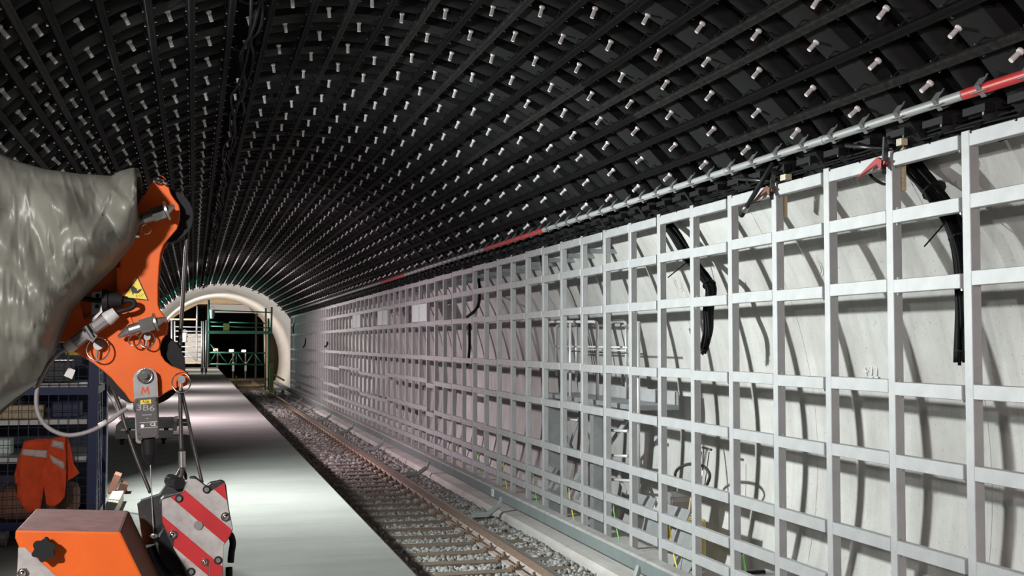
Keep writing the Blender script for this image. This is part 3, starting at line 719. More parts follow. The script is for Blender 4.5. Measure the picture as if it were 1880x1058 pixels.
# ring marks and chalk on the wall
def on_wall(px, py, R=RW):
    d = ray(px, py); o = CAM - Vector((CX, 0, CZ)); a = d.x ** 2 + d.z ** 2; b = o.x * d.x + o.z * d.z; c = o.x ** 2 + o.z ** 2 - R * R
    return CAM + d * ((-b + sqrt(b * b - a * c)) / a)
for px, py in ((1764, 462), (1246, 522), (1015, 556), (1500, 490)):
    p = on_wall(px, py); nrm = (Vector((CX, p.y, CZ)) - p).normalized(); u = Vector((0, 1, 0)); v = nrm.cross(u)
    mb = MB(); 
    for r in (.10, .065): mb.tube([p + nrm * .001 + u * (r * cos(w)) + v * (r * sin(w)) for w in [2 * pi * i / 24 for i in range(24)]], .006, 5, closed=True)
    mb.build('tie_ring', M['curb'], wall_r, True)
p = on_wall(1600, 684); text('chalk_mark', '+22', .17, p + Vector((-.012, 0, 0)), (pi / 2, 0, -pi / 2), M['chalk'], wall_r)
for yj in [2.9 + 2.808 * k for k in range(24)]:
    mb = MB(); n_ = 16; pts = [arcpt(RW - .001, radians(-17 + 56 * i / n_), yj) for i in range(n_ + 1)]; mb.tube(pts, .0016, 4); mb.build('form_joint', M['curb'], wall_r)

# black cable bundles hanging behind the lattice
def bundle(label, pts, r, n=14, ends=True):
    t = thing('hanging_cables', label, 'cable', pts[0])
    sp_ = smoothpath(pts, 8)
    for k in range(n):
        a = random.uniform(0, 2 * pi); rr = r * sqrt(random.random()); m_ = random.uniform(.9, 1.0) if k else 1; L = max(4, int(len(sp_) * m_))
        q = []
        for i, p in enumerate(sp_[:L]):
            s_ = 1 - .55 * i / len(sp_); q.append(p + Vector((rr * cos(a + i * .04) * s_, rr * sin(a + i * .04) * s_, .004 * sin(i * .7 + k))))
        mb = MB(); mb.tube(q, .0135, 5); mb.build('cable', M['cable'], t, True)
    for f in (.3, .55, .97):
        i = int(f * (len(sp_) - 2)); mb = MB(); d = (sp_[i + 1] - sp_[i]).normalized(); mb.cyl(sp_[i] - d * .005, sp_[i] + d * .005, r * (1 - .55 * f) + .012, n=12); mb.build('cable_tie', M['black'], t)
bundle('thick black cable bundle curving down behind the second post from the right', [aX(1640, 245, 5.25), aX(1682, 308, 5.3), aX(1715, 350, 5.34), aX(1748, 400, 5.36), aX(1765, 450, 5.36), aX(1770, 520, 5.36), aX(1770, 580, 5.36), aX(1764, 672, 5.36)], .10, 34)
bundle('black cable bundle ending in a loose tail behind the lattice above the yellow pump', [aX(1215, 400, 5.25), aX(1238, 428, 5.3), aX(1262, 468, 5.36), aX(1290, 505, 5.4), aX(1304, 530, 5.4), aX(1300, 570, 5.38), aX(1300, 610, 5.36), aX(1289, 652, 5.34)], .09, 28)
for k, (lb, pts) in enumerate((('short curved cable end poking out of the upper lattice left of the work platform', [(878, 505), (881, 540), (876, 565), (858, 582)]),
        ('black cable hanging straight down at the left post of the work platform', [(994, 470), (1000, 520), (1003, 560), (1003, 610)]), ('thin cables hanging in a cell left of the curved cable end', [(775, 535), (776, 580), (773, 640), (774, 650)]),
        ('black cable tail in the third cell row just above mid lattice', [(862, 590), (862, 640), (859, 665), (856, 672)]), ('cable tail hooked out of the far lattice, larger of two', [(561, 622), (560, 632), (556, 638)]), ('cable tail hooked out of the far lattice next to the pale panels', [(601, 628), (600, 634), (596, 637)]), ('black cable end beside the dark vertical cell of the far lattice', [(541, 594), (538, 600), (539, 612)]))):
    t = thing('cable_tail', lb, 'cable', aX(*pts[0], 5.15)); q = smoothpath([aX(*p, (5.3 if i < 2 else 5.0 if k == 0 else 5.2) if k in (0,) else (5.2 if k < 4 else 4.97)) for i, p in enumerate(pts)], 6)
    mb = MB(); mb.tube(q, .028 if k != 2 else .02, 7); mb.build('cable', M['cable'], t, True)
# single wires
mb = MB(); mb.tube([aX(1739, 405, 5.4), aX(1697, 453, 5.2)], .006, 5); o = mb.build('loose_wire', M['cable']); tag(o, 'loose thin wire sticking out below the thick cable bundle at the right', 'wire')
mb = MB(); mb.tube([aX(1263, 480, 5.4), aX(1226, 510, 5.2)], .007, 5); o = mb.build('loose_wire', M['cable']); tag(o, 'loose thin wire sticking out of the cable bundle above the yellow pump', 'wire')
mb = MB(); mb.tube(smoothpath([aX(1596, 318, 5.2), aX(1604, 328, 5.2), aX(1622, 338, 5.2), aX(1640, 338, 5.15)], 5), .012, 6); o = mb.build('loose_wire', M['cable']); tag(o, 'bent black wire hooked behind the top rail near the red clamp', 'wire')

# clamp with red handle and wooden blocks on top of a post
def clamp(px, py, label, s=1.0):
    p = aX(px, py, 4.96); t = thing('screw_clamp', label, 'clamp', p)
    mb = MB(); mb.bar(p + Vector((0, .02, .16)), p + Vector((.0, .05, -.06)), .022, .04, up=(1, 0, 0)); mb.bar(p + Vector((0, .0, .12)), p + Vector((.2, -.02, .14)), .02, .03); mb.bar(p + Vector((0, .05, -.06)), p + Vector((-.02, .02, -.10)), .03, .05); mb.build('jaw', M['darksteel'], t)
    mb = MB(); h = [p + Vector((-.02, .0, -.03)), p + Vector((-.02, .08, -.075)), p + Vector((-.02, .12, -.03)), p + Vector((-.02, .24, -.055)), p + Vector((-.02, .42, -.10)), p + Vector((-.02, .25, -.03)), p + Vector((-.02, .12, .02))]
    mb.prism(h, (.03, 0, 0)); mb.build('lever', M['red'] if s == 1 else M['brown'], t)
    return p
p = clamp(1630, 290, 'screw clamp with red lever on top of the second post from the right')
e0, e1 = aX(1662, 350, 5.09), aX(1651, 264, 5.09); mb = MB(); mb.span((5.08, e0.y, e0.z), (5.10, e1.y, e1.z)); o = mb.build('wooden_batten', M['wood']); tag(o, 'upright wooden batten behind the post with the red lever clamp', 'batten')
p2 = clamp(1422, 342, 'rusty screw clamp with brown lever beside the black rod', .9)
e0, e1 = aX(1444, 398, 5.09), aX(1436, 335, 5.09); mb = MB(); mb.span((5.08, e0.y, e0.z), (5.10, e1.y, e1.z)); o = mb.build('wooden_batten', M['wood']); tag(o, 'wooden batten behind the post with the rusty clamp', 'batten')
mb = MB(); mb.span((5.0, p2.y - .13, 3.03), (5.06, p2.y - .03, 3.08)); o = mb.build('wooden_block', M['wood_pale']); tag(o, 'pale wooden block lying on the top rail by the rusty clamp', 'block')
mb = MB(); mb.span((5.0, p.y - .12, 3.05), (5.05, p.y - .05, 3.10)); o = mb.build('wooden_block', M['wood_pale']); tag(o, 'pale wooden block lying on the top rail by the red lever clamp', 'block')
for (a1, b1, lb) in (((1553, 267), (1640, 274), 'dark steel tube resting on the top rail by the red lever clamp'), ((1354, 328), (1432, 334), 'dark steel tube resting on the top rail by the rusty clamp')):
    mb = MB(); mb.tube([aX(*a1, 4.9), aX(*b1, 5.05)], .016, 8); o = mb.build('steel_tube', M['darksteel'], None, True); tag(o, lb, 'tube')
t = thing('black_rod', 'black rod with steel sleeve hanging slanted from the vault foot', 'rod', aX(1420, 300, 4.85))
mb = MB(); mb.tube([aX(1420, 298, 4.9), aX(1371, 380, 4.9)], .022, 10); mb.build('shaft', M['black'], t, True)
mb = MB(); mb.tube([aX(1371.5, 378, 4.9), aX(1366, 388, 4.9)], .026, 10); mb.build('sleeve', M['steel'], t, True)
mb = MB(); mb.tube([aX(1366, 388, 4.9), aX(1361, 396, 4.9)], .025, 10); mb.build('tip', M['black'], t, True)

# ------------------------------------------------------------------ platform goods at the left
def cyc(px, py, Y): return aY(px, py, Y)
# front mesh cage
cg = thing('mesh_cage', 'tall blue framed mesh cage with shelves of tools and the orange vest on it', 'cage', (-1.6, 10.9, 0))
Xr, Xl, Yf, Yb, zt = -.765, -2.75, 10.3, 11.35, 1.72
for (x, y_) in ((Xr, Yf), (Xl, Yf), (Xr, Yb), (Xl, Yb)):
    mb = MB(); mb.span((x - .035, y_ - .035, .14), (x + .035, y_ + .035, zt)); mb.build('corner_post', M['blue'], cg)
for z in (.17, 1.22, zt - .03):
    for y_ in (Yf, Yb):
        mb = MB(); mb.span((Xl + .036, y_ - .02, z - .03), (Xr - .036, y_ + .02, z + .03)); mb.build('frame_rail', M['blue'], cg)
    for x in (Xl, Xr):
        mb = MB(); mb.span((x - .02, Yf + .036, z - .03), (x + .02, Yb - .036, z + .03)); mb.build('frame_rail', M['galv_dark'], cg)
def wires(name, parent, o, u, v, nu, nv, r, m):
    o, u, v = Vector(o), Vector(u), Vector(v); mb = MB()
    for i in range(nu + 1): mb.cyl(o + u * (i / nu), o + u * (i / nu) + v, r, n=4, cap=False)
    for j in range(nv + 1): mb.cyl(o + v * (j / nv), o + v * (j / nv) + u, r, n=4, cap=False)
    return mb.build(name, M[m], parent, fix=False)
wires('front_mesh', cg, (Xl + .04, Yf - .01, .2), (Xr - Xl - .08, 0, 0), (0, 0, zt - .25), 26, 22, .0028, 'wire')
wires('side_mesh', cg, (Xr, Yf + .04, .2), (0, Yb - Yf - .08, 0), (0, 0, zt - .25), 5, 18, .002, 'wire_bright')
for z in (.165, .70, 1.00, 1.28):
    mb = MB(); mb.span((Xl + .05, Yf + .05, z - .02), (Xr - .05, Yb - .05, z)); mb.build('shelf', M['greypanel'] if z > .2 else M['blackgoods'], cg)
    if z > .2:
        mb = MB(); mb.span((Xl + .05, Yf + .03, z - .045), (Xr - .05, Yf + .05, z)); mb.build('shelf_edge', M['lightplastic'], cg)
for x in (Xr - .1, Xr - .66, Xl + .1):
    mb = MB(); mb.cyl((x - .02, Yf + .1, .07), (x + .02, Yf + .1, .07), .07, n=14); mb.span((x - .035, Yf + .06, .07), (x + .035, Yf + .14, .145)); mb.build('caster', M['greyplastic'], cg)
mb = MB(); mb.span((Xl + .05, Yb - .03, .2), (Xr - .05, Yb - .01, zt - .05)); mb.build('back_panel', M['navy'], cg)
def goods(name, lb, cat, a, b, m, bev=.01, grp='goods in the blue mesh cage'):
    mb = MB(); mb.span(a, b); o = mb.build(name, M[m], None, bevel=bev); return tag(o, lb, cat, grp)
goods('timber_block', 'long sawn timber box on the cage shelf behind the grey cable loop', 'timber', (-1.95, 10.42, 1.0), (-1.15, 10.62, 1.105), 'wood')
goods('tool_case', 'black tool case on the upper cage shelf beside the post', 'case', (-1.28, 10.5, 1.282), (-.95, 10.8, 1.46), 'blackgoods')
goods('blue_case', 'navy blue case on the middle cage shelf right of the timber', 'case', (-1.1, 10.45, 1.0), (-.88, 10.75, 1.13), 'blue')
goods('dark_bag', 'dark cloth bag on the timber shelf of the cage, next to the left edge', 'bag', (-1.85, 10.66, 1.0), (-1.35, 10.95, 1.2), 'blackgoods', .06)
goods('red_bag', 'dark red bag on the bottom of the cage behind the orange vest', 'bag', (-1.5, 10.5, .18), (-.9, 10.95, .45), 'brown', .07)
goods('orange_crate', 'orange crate on the lowest shelf at the left edge', 'crate', (-2.0, 10.45, .70), (-1.62, 10.8, .9), 'orange_fab', .02)
goods('blue_bottle_crate', 'bright blue crate on the lowest shelf left of the vest', 'crate', (-1.58, 10.5, .70), (-1.4, 10.7, .84), 'panel', .02)
goods('yellow_box', 'small yellow box on the lowest shelf beside the corner post', 'box', (-1.06, 10.42, .70), (-.98, 10.5, .80), 'yellow', .01)
goods('white_carton', 'white carton on the upper shelf left of the black tool case', 'carton', (-1.6, 10.5, 1.28), (-1.34, 10.8, 1.42), 'lightplastic', .01)
goods('yellow_helmet_bag', 'yellow fabric bundle on the top of the cage behind the crane head', 'bundle', (-1.0, 10.4, 1.50), (-.86, 10.6, 1.57), 'yellow', .03)
# second lower cart behind
c2 = thing('mesh_trolley', 'lower galvanised mesh trolley standing behind the blue cage', 'trolley', (-1.3, 12.1, 0))
X2 = -.80
hp = smoothpath([(X2, 11.55, .12), (X2, 11.55, .95), (X2, 11.65, 1.08), (X2, 12.0, 1.12), (X2, 12.35, 1.08), (X2, 12.45, .95), (X2, 12.45, .12)], 5)
mb = MB(); mb.tube(hp, .014, 8); mb.build('side_hoop', M['galv_dark'], c2, True)
mb = MB(); mb.tube([p + Vector((-1.3, 0, 0)) for p in hp], .02, 8); mb.build('side_hoop', M['galv_dark'], c2, True)
wires('side_mesh', c2, (X2, 11.58, .15), (0, .85, 0), (0, 0, .9), 3, 12, .003, 'wire_bright')
mb = MB(); mb.span((X2 - 1.3, 11.55, .1), (X2, 12.45, .15)); mb.build('base', M['galv_dark'], c2)
mb = MB(); mb.span((X2 - 1.25, 11.6, .16), (X2 - .06, 12.4, .95)); o = mb.build('goods_stack', M['navy'], None, bevel=.03); tag(o, 'navy wrapped goods stacked inside the low mesh trolley', 'goods')
for x in (X2 - .1, X2 - 1.2):
    for y_ in (11.65, 12.35):
        mb = MB(); mb.cyl((x - .02, y_, .05), (x + .02, y_, .05), .05, n=12); mb.build('caster', M['rubber'], c2)
# timber beam, brick, board on the platform
a = aZ(190, 958, 0); mb = MB(); mb.span((-.775, 11.2, 0), (-.665, 13.08, .105)); o = mb.build('timber_beam', M['wood_pale'], None, bevel=.006); tag(o, 'pale squared timber beam lying on the platform beside the cage', 'beam')
mb = MB(); mb.box((-.80, 13.9, .1), (.07, .3, .2), Matrix.Rotation(.35, 3, 'Y')); o = mb.build('pink_board', M['brick']); tag(o, 'pink board end propped behind the timber beam', 'board')
mb = MB(); mb.box((-.71, 13.8, .055), (.08, .25, .11), Matrix.Rotation(.3, 3, 'Y')); o = mb.build('brown_board', M['brown']); tag(o, 'brown board end leaning against the pink one', 'board')
# orange vest hung on the cage
def cloth(name, pxs, Y, m, parent, amp=.012, seed=0, thick=.006):
    bm = bmesh.new(); vs = [bm.verts.new(aY(x, y, Y)) for x, y in pxs]; bm.faces.new(vs)
    bmesh.ops.triangulate(bm, faces=bm.faces[:]); 
    for _ in range(4): bmesh.ops.subdivide_edges(bm, edges=[e for e in bm.edges if e.calc_length() > .035], cuts=1); bmesh.ops.triangulate(bm, faces=bm.faces[:])
    for v in bm.verts:
        n_ = noise.noise(Vector((v.co.x * 14 + seed, 0, v.co.z * 5))) + .5 * noise.noise(Vector((v.co.x * 30, seed, v.co.z * 12)))
        v.co.y += amp * n_ * 1.6
    bmesh.ops.recalc_face_normals(bm, faces=bm.faces[:])
    me = bpy.data.meshes.new(name); bm.to_mesh(me); bm.free(); me.materials.append(M[m]); me.shade_smooth()
    o = link(name, me, parent); s_ = o.modifiers.new('solid', 'SOLIDIFY'); s_.thickness = thick; s_.offset = 0; return o
vest = thing('hi_vis_vest', 'orange high visibility vest with grey bands draped on the blue mesh cage', 'vest', aY(85, 940, 10.2))
cloth('left_panel', [(45, 810), (70, 806), (93, 806), (84, 840), (75, 873), (81, 885), (78, 912), (73, 937), (51, 942), (40, 926), (30, 913), (34, 895), (37, 879), (26, 871), (32, 850), (38, 830)], 10.20, 'orange_fab', vest, .02, 1)
cloth('right_panel', [(93, 806), (120, 800), (121, 840), (121, 885), (118.6, 913), (110, 923), (99, 930.5), (90, 929), (85, 924), (81, 893), (75, 873), (84, 840)], 10.16, 'orange_fab', vest, .025, 5)
cloth('back_fold', [(110, 801), (122, 800), (130, 822), (124.5, 834), (136, 852), (146, 869), (134, 878), (116, 888)], 10.24, 'orange_fab', vest, .02, 9)
cloth('reflective_band', [(41.5, 824.5), (89, 827.5), (86, 841.5), (38, 835.5)], 10.165, 'reflect', vest, .008, 1)
cloth('reflective_band', [(90, 834), (118.6, 849.5), (118.6, 863.5), (95, 849.5)], 10.125, 'reflect', vest, .008, 5)
cloth('reflective_band', [(97, 808), (117, 812), (117.5, 826), (93, 820)], 10.125, 'reflect', vest, .008, 5)
# flat dolly with aluminium frames
f0, f1 = aZ(211, 818, 0), aZ(318, 815, 0); Yd = f0.y; dl = thing('flat_trolley', 'flat trolley loaded with galvanised scaffold frames on the platform', 'trolley', (f0.x, Yd, 0))
xa, xb = f0.x, aY(318, 815, Yd).x
for dy in (0, 2.2): mb = MB(); mb.span((xa, Yd + dy, .10), (xb, Yd + dy + .06, .22)); mb.build('end_beam', M['alu'], dl)
for k in range(6):
    mb = MB(); yy = Yd + .3 + .38 * k; mb.bar((xa + .02, yy, .28 ), (xb + .05, yy, .28), .05, .05); mb.build('frame_bar', M['alu'], dl)
for x in (xa + .04, xb + .02):
    mb = MB(); mb.bar((x, Yd - .02, .26), (x, Yd + 2.4, .26), .06, .10); mb.build('side_rail', M['alu'], dl)
for x in (xa + .1, xb - .15):
    for y_ in (Yd + .12, Yd + 2.1):
        mb = MB(); mb.cyl((x - .025, y_, .06), (x + .025, y_, .06), .06, n=14); mb.span((x - .04, y_ - .04, .06), (x + .04, y_ + .04, .12)); mb.build('caster', M['rubber'], dl)
for y_ in (Yd + .2, Yd + 1.2):
    mb = MB(); mb.cyl((xb + .05, y_, .3), (xb + .25, y_, .3), .03, n=8); mb.build('stub', M['galv_dark'], dl)

# ------------------------------------------------------------------ crane head in the foreground
YC = 3.5
def q(px, py, dy=0): return aY(px, py, YC + dy)
mpx = 3.7 / F                                   # metres per pixel at the crane
cr = thing('crane_boom', 'orange crane boom head with two black sheaves and hanging ropes', 'crane', (-.9, YC, 0))
head = [(292.8, 321.7), (299.5, 323.5), (304.5, 328.4), (308, 338), (313.7, 355.5), (319.9, 365.3), (328.5, 376.3), (331, 388.6), (329.5, 405.8), (324.8, 420.6), (309, 439), (300, 450), (294.5, 466), (292, 490), (290, 525), (290, 559), (293, 568), (299, 577), (306, 587), (308, 600), (306, 613), (298, 624), (293.5, 640), (296, 652), (303, 663), (315, 672), (336, 680), (345.5, 687), (348, 697), (344, 707), (336, 711), (329, 711), (310, 718), (296, 727), (280, 738), (262, 742), (240, 738), (229, 722), (216, 708), (204, 694), (188, 680), (171, 667), (140, 648), (142, 620), (150, 590), (180, 560), (219, 545), (219, 490), (225, 440), (240, 400), (253.5, 375), (272, 345.6), (283.6, 328.4), (287.5, 323.5)]
mb = MB(); mb.prism([q(x, y) for x, y in head], (0, .012, 0)); fp = mb.build('head_plate', M['orange'], cr, bevel=.003)
mb = MB(); mb.prism([q(x, y, 0) + Vector((0, .13, 0)) for x, y in head], (0, .012, 0)); mb.build('rear_head_plate', M['orange'], cr)
boom = [(60, 470), (219, 430), (226, 480), (226, 590), (215, 640), (170, 640), (98, 626), (60, 600)]
mb = MB(); mb.prism([q(x, y, .014) for x, y in boom], (0, .11, 0)); mb.build('boom_tube', M['orange'], cr, bevel=.004)
mb = MB(); mb.prism([q(x, y, -.005) for x, y in ((118, 560), (146, 552), (158, 600), (150, 648), (138, 648), (112, 620))], (0, .015, 0)); mb.build('stiffener', M['orange'], cr, bevel=.002)
mb = MB(); mb.bar(q(219, 492, -.004), q(219, 546, -.004), .012, .012); mb.bar(q(262, 640, -.003), q(222, 545, -.003), .004, .006); mb.build('weld_rib', M['orange'], cr)
for (px, py, r) in ((303, 396, 46), (268, 676, 64)):
    c = q(px, py, .04); R = r * mpx * YC / 3.5; mb = MB(); n_ = 40
    prof = [(R, 0), (R, .008), (R * .86, .025), (R * .86, .035), (R, .052), (R, .06)]
    vs = [c + Vector((rr * cos(2 * pi * i / n_), yy, rr * sin(2 * pi * i / n_))) for i in range(n_) for rr, yy in prof]; k = len(prof)
    fs = [(i * k + j, ((i + 1) % n_) * k + j, ((i + 1) % n_) * k + j + 1, i * k + j + 1) for i in range(n_) for j in range(k - 1)] + [tuple(i * k for i in range(n_)), tuple(i * k + k - 1 for i in range(n_ - 1, -1, -1))]
    mb.add(vs, fs); mb.build('sheave', M['black'], cr, 40)
# pins with conical ends
def rodpin(p0, p1, p2, p3):
    a, b, c, d = q(*p0, -.035), q(*p1, -.04), q(*p2, -.045), q(*p3, -.05)
    mb = MB(); mb.cyl(a, b, .004, .0155, 14); mb.cyl(b, c, .0155, .0155, 14); mb.build_ = None
    dd = (c - b).normalized()
    mb.cyl(b + (c - b) * .45, b + (c - b) * .98, .0215, n=6); mb.cyl(c, d, .0155, .004, 14); mb.cyl(c + dd * .002, c + dd * .008, .027, n=14)
    o = mb.build('locking_pin', M['steel'], cr, 40); return o
rodpin((217, 619), (238, 607), (283, 593), (306, 585)); rodpin((252, 411), (263, 402), (303, 388), (320, 378))
for (c, r) in (((180, 641), 18), ((270, 624), 12.5), ((333, 703), 15), ((247, 625), 9), ((268, 421), 8)):
    pc = q(*c, -.03); mb = MB(); R = r * mpx
    mb.tube([pc + Vector((R * cos(w), .01 * sin(w), R * sin(w) * (1.05))) for w in [2 * pi * i / 20 for i in range(20)]], .0022, 6, closed=True); rg = mb.build('linch_ring', M['chrome'], cr, True)
    if r > 10:
        h = pc + Vector((0, .01, R * .35)); mb = MB(); mb.cyl(h + Vector((0, .02, 0)), h - Vector((0, .006, 0)), R * .44, n=16); mb.cyl(h, h - Vector((R * .12, 0, R * 1.2)), .0035, n=8); mb.build('linch_pin', M['steel'], rg, 40)
mb = MB(); c = q(292, 331, -.01); mb.ball(c, .014, 10, 6, (1, .6, .9)); mb.cyl(q(283, 329, -.015), q(306, 337, -.02), .004, n=8); mb.cyl(q(300, 334, -.02), q(306.5, 337, -.02), .007, n=8); mb.build('anchor_pin', M['chrome'], cr, 40)
mb = MB(); mb.cyl(q(245, 433, -.02), q(256, 433, -.02), .008, n=8); mb.build('bolt_head', M['chrome'], cr)
# ropes
def rope(name, pts, r=.0042, dy=.06, m='rope'):
    mb = MB(); mb.tube(smoothpath([q(x, y, d) for x, y, d in pts], 6), r, 7); return mb.build(name, M[m], cr, True)
rope('hoist_rope', [(347, 410, .07), (343, 440, .07), (335, 560, .07), (327, 674, .07)], .0058)
rope('hoist_rope', [(331, 712, .0), (331.5, 760, -.02), (333, 828, -.05)], .0056)
rope('hoist_rope', [(332, 712, .0), (343, 760, 0), (358, 830, 0), (371, 886, -.02)], .0048)
rope('hoist_rope', [(204, 700, .07), (208, 716, .07), (221, 750, .07), (233, 790, .06), (250, 840, .04), (276, 905, 0)], .0052)
rope('tail_cord', [(199, 690, .08), (207, 712, .08), (216, 745, .08), (222, 770, .07)], .004, m='greyplastic')
# warning triangle
tri = [(253, 507.5), (223.5, 547), (273.5, 552.5)]
cxt, cyt = sum(p[0] for p in tri) / 3, sum(p[1] for p in tri) / 3
mb = MB(); mb.prism([q(x, y, -.0012) for x, y in tri], (0, .0012, 0)); wt_ = mb.build('warning_sign', M['ink'], cr); wt_['label'] = 'yellow triangular warning sign with a hand'
mb = MB(); mb.prism([q(cxt + (x - cxt) * .86, cyt + (y - cyt) * .86, -.0022) for x, y in tri], (0, .001, 0)); mb.build('sign_face', M['yellow'], wt_)
def tp(x, y): return q(100 + x / 6.223, 490 + y / 6.223, -.0034)
mb = MB()
mb.prism([tp(*p) for p in ((870, 222), (900, 220), (940, 250), (945, 285), (930, 305), (905, 300), (898, 322), (888, 300), (878, 270))], (0, .001, 0))
mb.prism([tp(*p) for p in ((930, 290), (960, 262), (1000, 252), (985, 275), (962, 300), (940, 306))], (0, .001, 0))
for a, b2 in (((935, 318), (942, 350)), ((960, 322), (978, 345)), ((982, 318), (1003, 338)), ((995, 308), (1024, 318))): mb.bar(tp(*a), tp(*b2), .0008, .0016, up=(0, 1, 0))
mb.build('hand_symbol', M['ink'], wt_)
# connector, bracket, sensor boot
mb = MB(); mb.prism([q(x, y, -.012) for x, y in ((169, 537), (186, 536), (186, 575), (168, 578))], (0, .01, 0)); mb.prism([q(x, y, -.03) for x, y in ((184, 534), (188.5, 535), (188, 573), (171, 591), (165, 588), (184, 572))], (0, .03, 0)); br = mb.build('connector_bracket', M['steel'], cr)
for p in ((179, 543), (178, 563)): mb = MB(); mb.cyl(q(*p, -.018), q(*p, -.012), .0055, n=10); mb.build('screw', M['black'], br)
mb = MB(); mb.cyl(q(188, 552, -.03), q(198, 552, -.03), .03, n=18); mb.cyl(q(198, 551, -.03), q(224, 552, -.03), .024, .019, 18); mb.cyl(q(147, 548, -.01), q(170, 551, -.015), .007, n=10); mb.cyl(q(170, 551, -.02), q(188, 552, -.03), .007, n=10); mb.build('rubber_boot', M['black'], cr, 40)
mb = MB(); mb.tube(smoothpath([q(224, 554, -.03), q(233, 552, -.04), q(244, 553, -.045), q(247, 560, -.045), q(240, 566, -.045), q(226, 570, -.045), q(212, 574, -.04)], 5), .007, 8); mb.build('boot_cable', M['black'], cr, True)
ax0, ax1 = q(121, 641, -.05), q(213, 574, -.05); ad = ax1 - ax0
mb = MB(); mb.cyl(ax0 + ad * .13, ax0 + ad * .84, .0165, .0165, 8); cb_ = mb.build('plug_connector', M['greyplastic'], cr, 40)
mb = MB(); mb.cyl(ax0, ax0 + ad * .1, .014, .018, 10); mb.cyl(ax0 + ad * .1, ax0 + ad * .15, .018, .018, 10); mb.cyl(ax0 + ad * .80, ax0 + ad * .86, .02, .02, 10); mb.cyl(ax0 + ad * .86, ax0 + ad, .02, .016, 10); mb.build('gland', M['lightplastic'], cb_, 40)
mb = MB(); m0 = ax0 + ad * .5 + Vector((0, -.018, 0)); mb.cyl(m0 + Vector((-.012, 0, .012)), m0 + Vector((.008, 0, -.02)), .012, n=12); mb.box(m0 + Vector((0, -.004, -.014)), (.03, .012, .022), Matrix.Rotation(.6, 3, 'Y')); mb.build('latch', M['chrome'], cb_, 40)
rope('sensor_cable', [(121, 640, -.05), (104, 652, -.055), (84, 678, -.06), (70, 708, -.06), (66.5, 738, -.06), (72, 764, -.06), (88, 785, -.06), (112, 797, -.06), (136, 799, -.06), (168, 791, -.06), (200, 774, -.055), (224, 756, -.05), (240, 747, -.045)], .0058, m='greyplastic')
mb = MB(); mb.tube([q(182, 782.5, -.06), q(196, 774, -.06)], .0068, 8); mb.build('cable_marker', M['lightplastic'], cr, True)
mb = MB(); mb.tube([q(124, 645, -.05), q(125, 662, -.05), q(122, 676, -.05)], .0022, 5); tg = mb.build('tag_wire', M['greyplastic'], cr); 
mb = MB(); mb.prism([q(x, y, -.05) for x, y in ((126, 675), (138.5, 680), (132, 696.5), (117, 690))], (0, .002, 0)); mb.build('paper_tag', M['lightplastic'], tg)
# anti two block limit switch
rotz = Matrix.Rotation(radians(-1.5), 3, 'Y'); lc = q(268, 740, -.03)
def L(px, py, d=-.03): return q(px, py, d)
out = [(244, 697), (247, 687), (254, 679), (266, 675), (277, 677), (286, 684), (289, 694), (293, 806), (292, 812), (284, 814), (253, 814.5), (249, 811), (247, 740)]
mb = MB(); mb.prism([L(x, y, -.026) for x, y in out], (0, .006, 0)); ls = mb.build('limit_switch_plate', M['steel'], cr)
mb = MB(); mb.prism([L(x, y, -.062) for x, y in ((247, 733), (288, 729.5), (292.5, 803), (252, 807.5))], (0, .036, 0)); lb_ = mb.build('limit_switch', M['boxgrey'], cr, bevel=.003); lb_['label'] = 'dark grey limit switch box'
c = L(266, 690, -.027); mb = MB(); mb.cyl(c, c - Vector((0, .006, 0)), .016, n=20); mb.cyl(c - Vector((0, .006, 0)), c - Vector((0, .018, 0)), .0085, n=14); mb.build('pivot_bolt', M['chrome'], ls, 40)
mb = MB(); mb.tube([c + Vector((.019 * cos(w), -.008, .019 * sin(w))) for w in [2 * pi * i / 18 for i in range(18)]], .002, 5, closed=True); mb.build('split_ring', M['chrome'], ls, True)
RT = (pi / 2, radians(3), -.02)
MS = [(0, 0), (.19, 0), (.27, .58), (.5, .12), (.73, .58), (.81, 0), (1, 0), (.86, 1), (.70, 1), (.5, .5), (.3, 1), (.14, 1)]
mb = MB(); mb.prism([L(258.5 + 16 * u, 724.5 - 14 * v - .4 * u, -.0268) for u, v in MS], (0, .001, 0)); mb.build('cut_letter', M['orangeink'], ls)
mb = MB(); mb.prism([L(x, y, -.063) for x, y in ((257.5, 735.5), (277, 733.5), (277.5, 741), (258, 743))], (0, .001, 0)); yl = mb.build('yellow_label', M['yellow'], lb_)
text('label_text', 'A2B', .0105, L(267.5, 738.2, -.0638), RT, M['ink'], yl)
text('logo_text', '3B6', .0215, L(267.5, 749.5, -.0628), RT, M['greyink'], lb_, cond=1.45)
mb = MB(); mb.bar(L(261, 762.6, -.0628), L(279, 761.6, -.0628), .0006, .002); mb.bar(L(268.5, 769, -.0628), L(272.5, 768.8, -.0628), .0006, .002); mb.build('print_line', M['greyink'], lb_)
text('ce_mark', 'CE', .0125, L(281, 779.5, -.0628), RT, M['whiteink'], lb_)
mb = MB(); mb.disc(L(261.5, 782.5, -.0626), (0, -1, 0), .0048, .0006, 16); mb.bar(L(256, 776.5, -.0628), L(289, 774, -.0628), .0008, .0008); mb.bar(L(257, 786.5, -.0628), L(290, 784, -.0628), .0008, .0008); mb.build('label_lines', M['whiteink'], lb_)
for p in ((249.5, 736.5), (284, 732.5), (254, 797), (289, 793.5)):
    mb = MB(); c = L(*p, -.062); mb.cyl(c, c - Vector((0, .003, 0)), .0042, n=10); mb.build('box_screw', M['chrome'], lb_)
for p in ((257.5, 805.5), (288, 801.5)):
    mb = MB(); c = L(*p, -.062); mb.cyl(c, c - Vector((0, .006, 0)), .0062, n=6); mb.build('box_screw', M['chrome'], lb_)
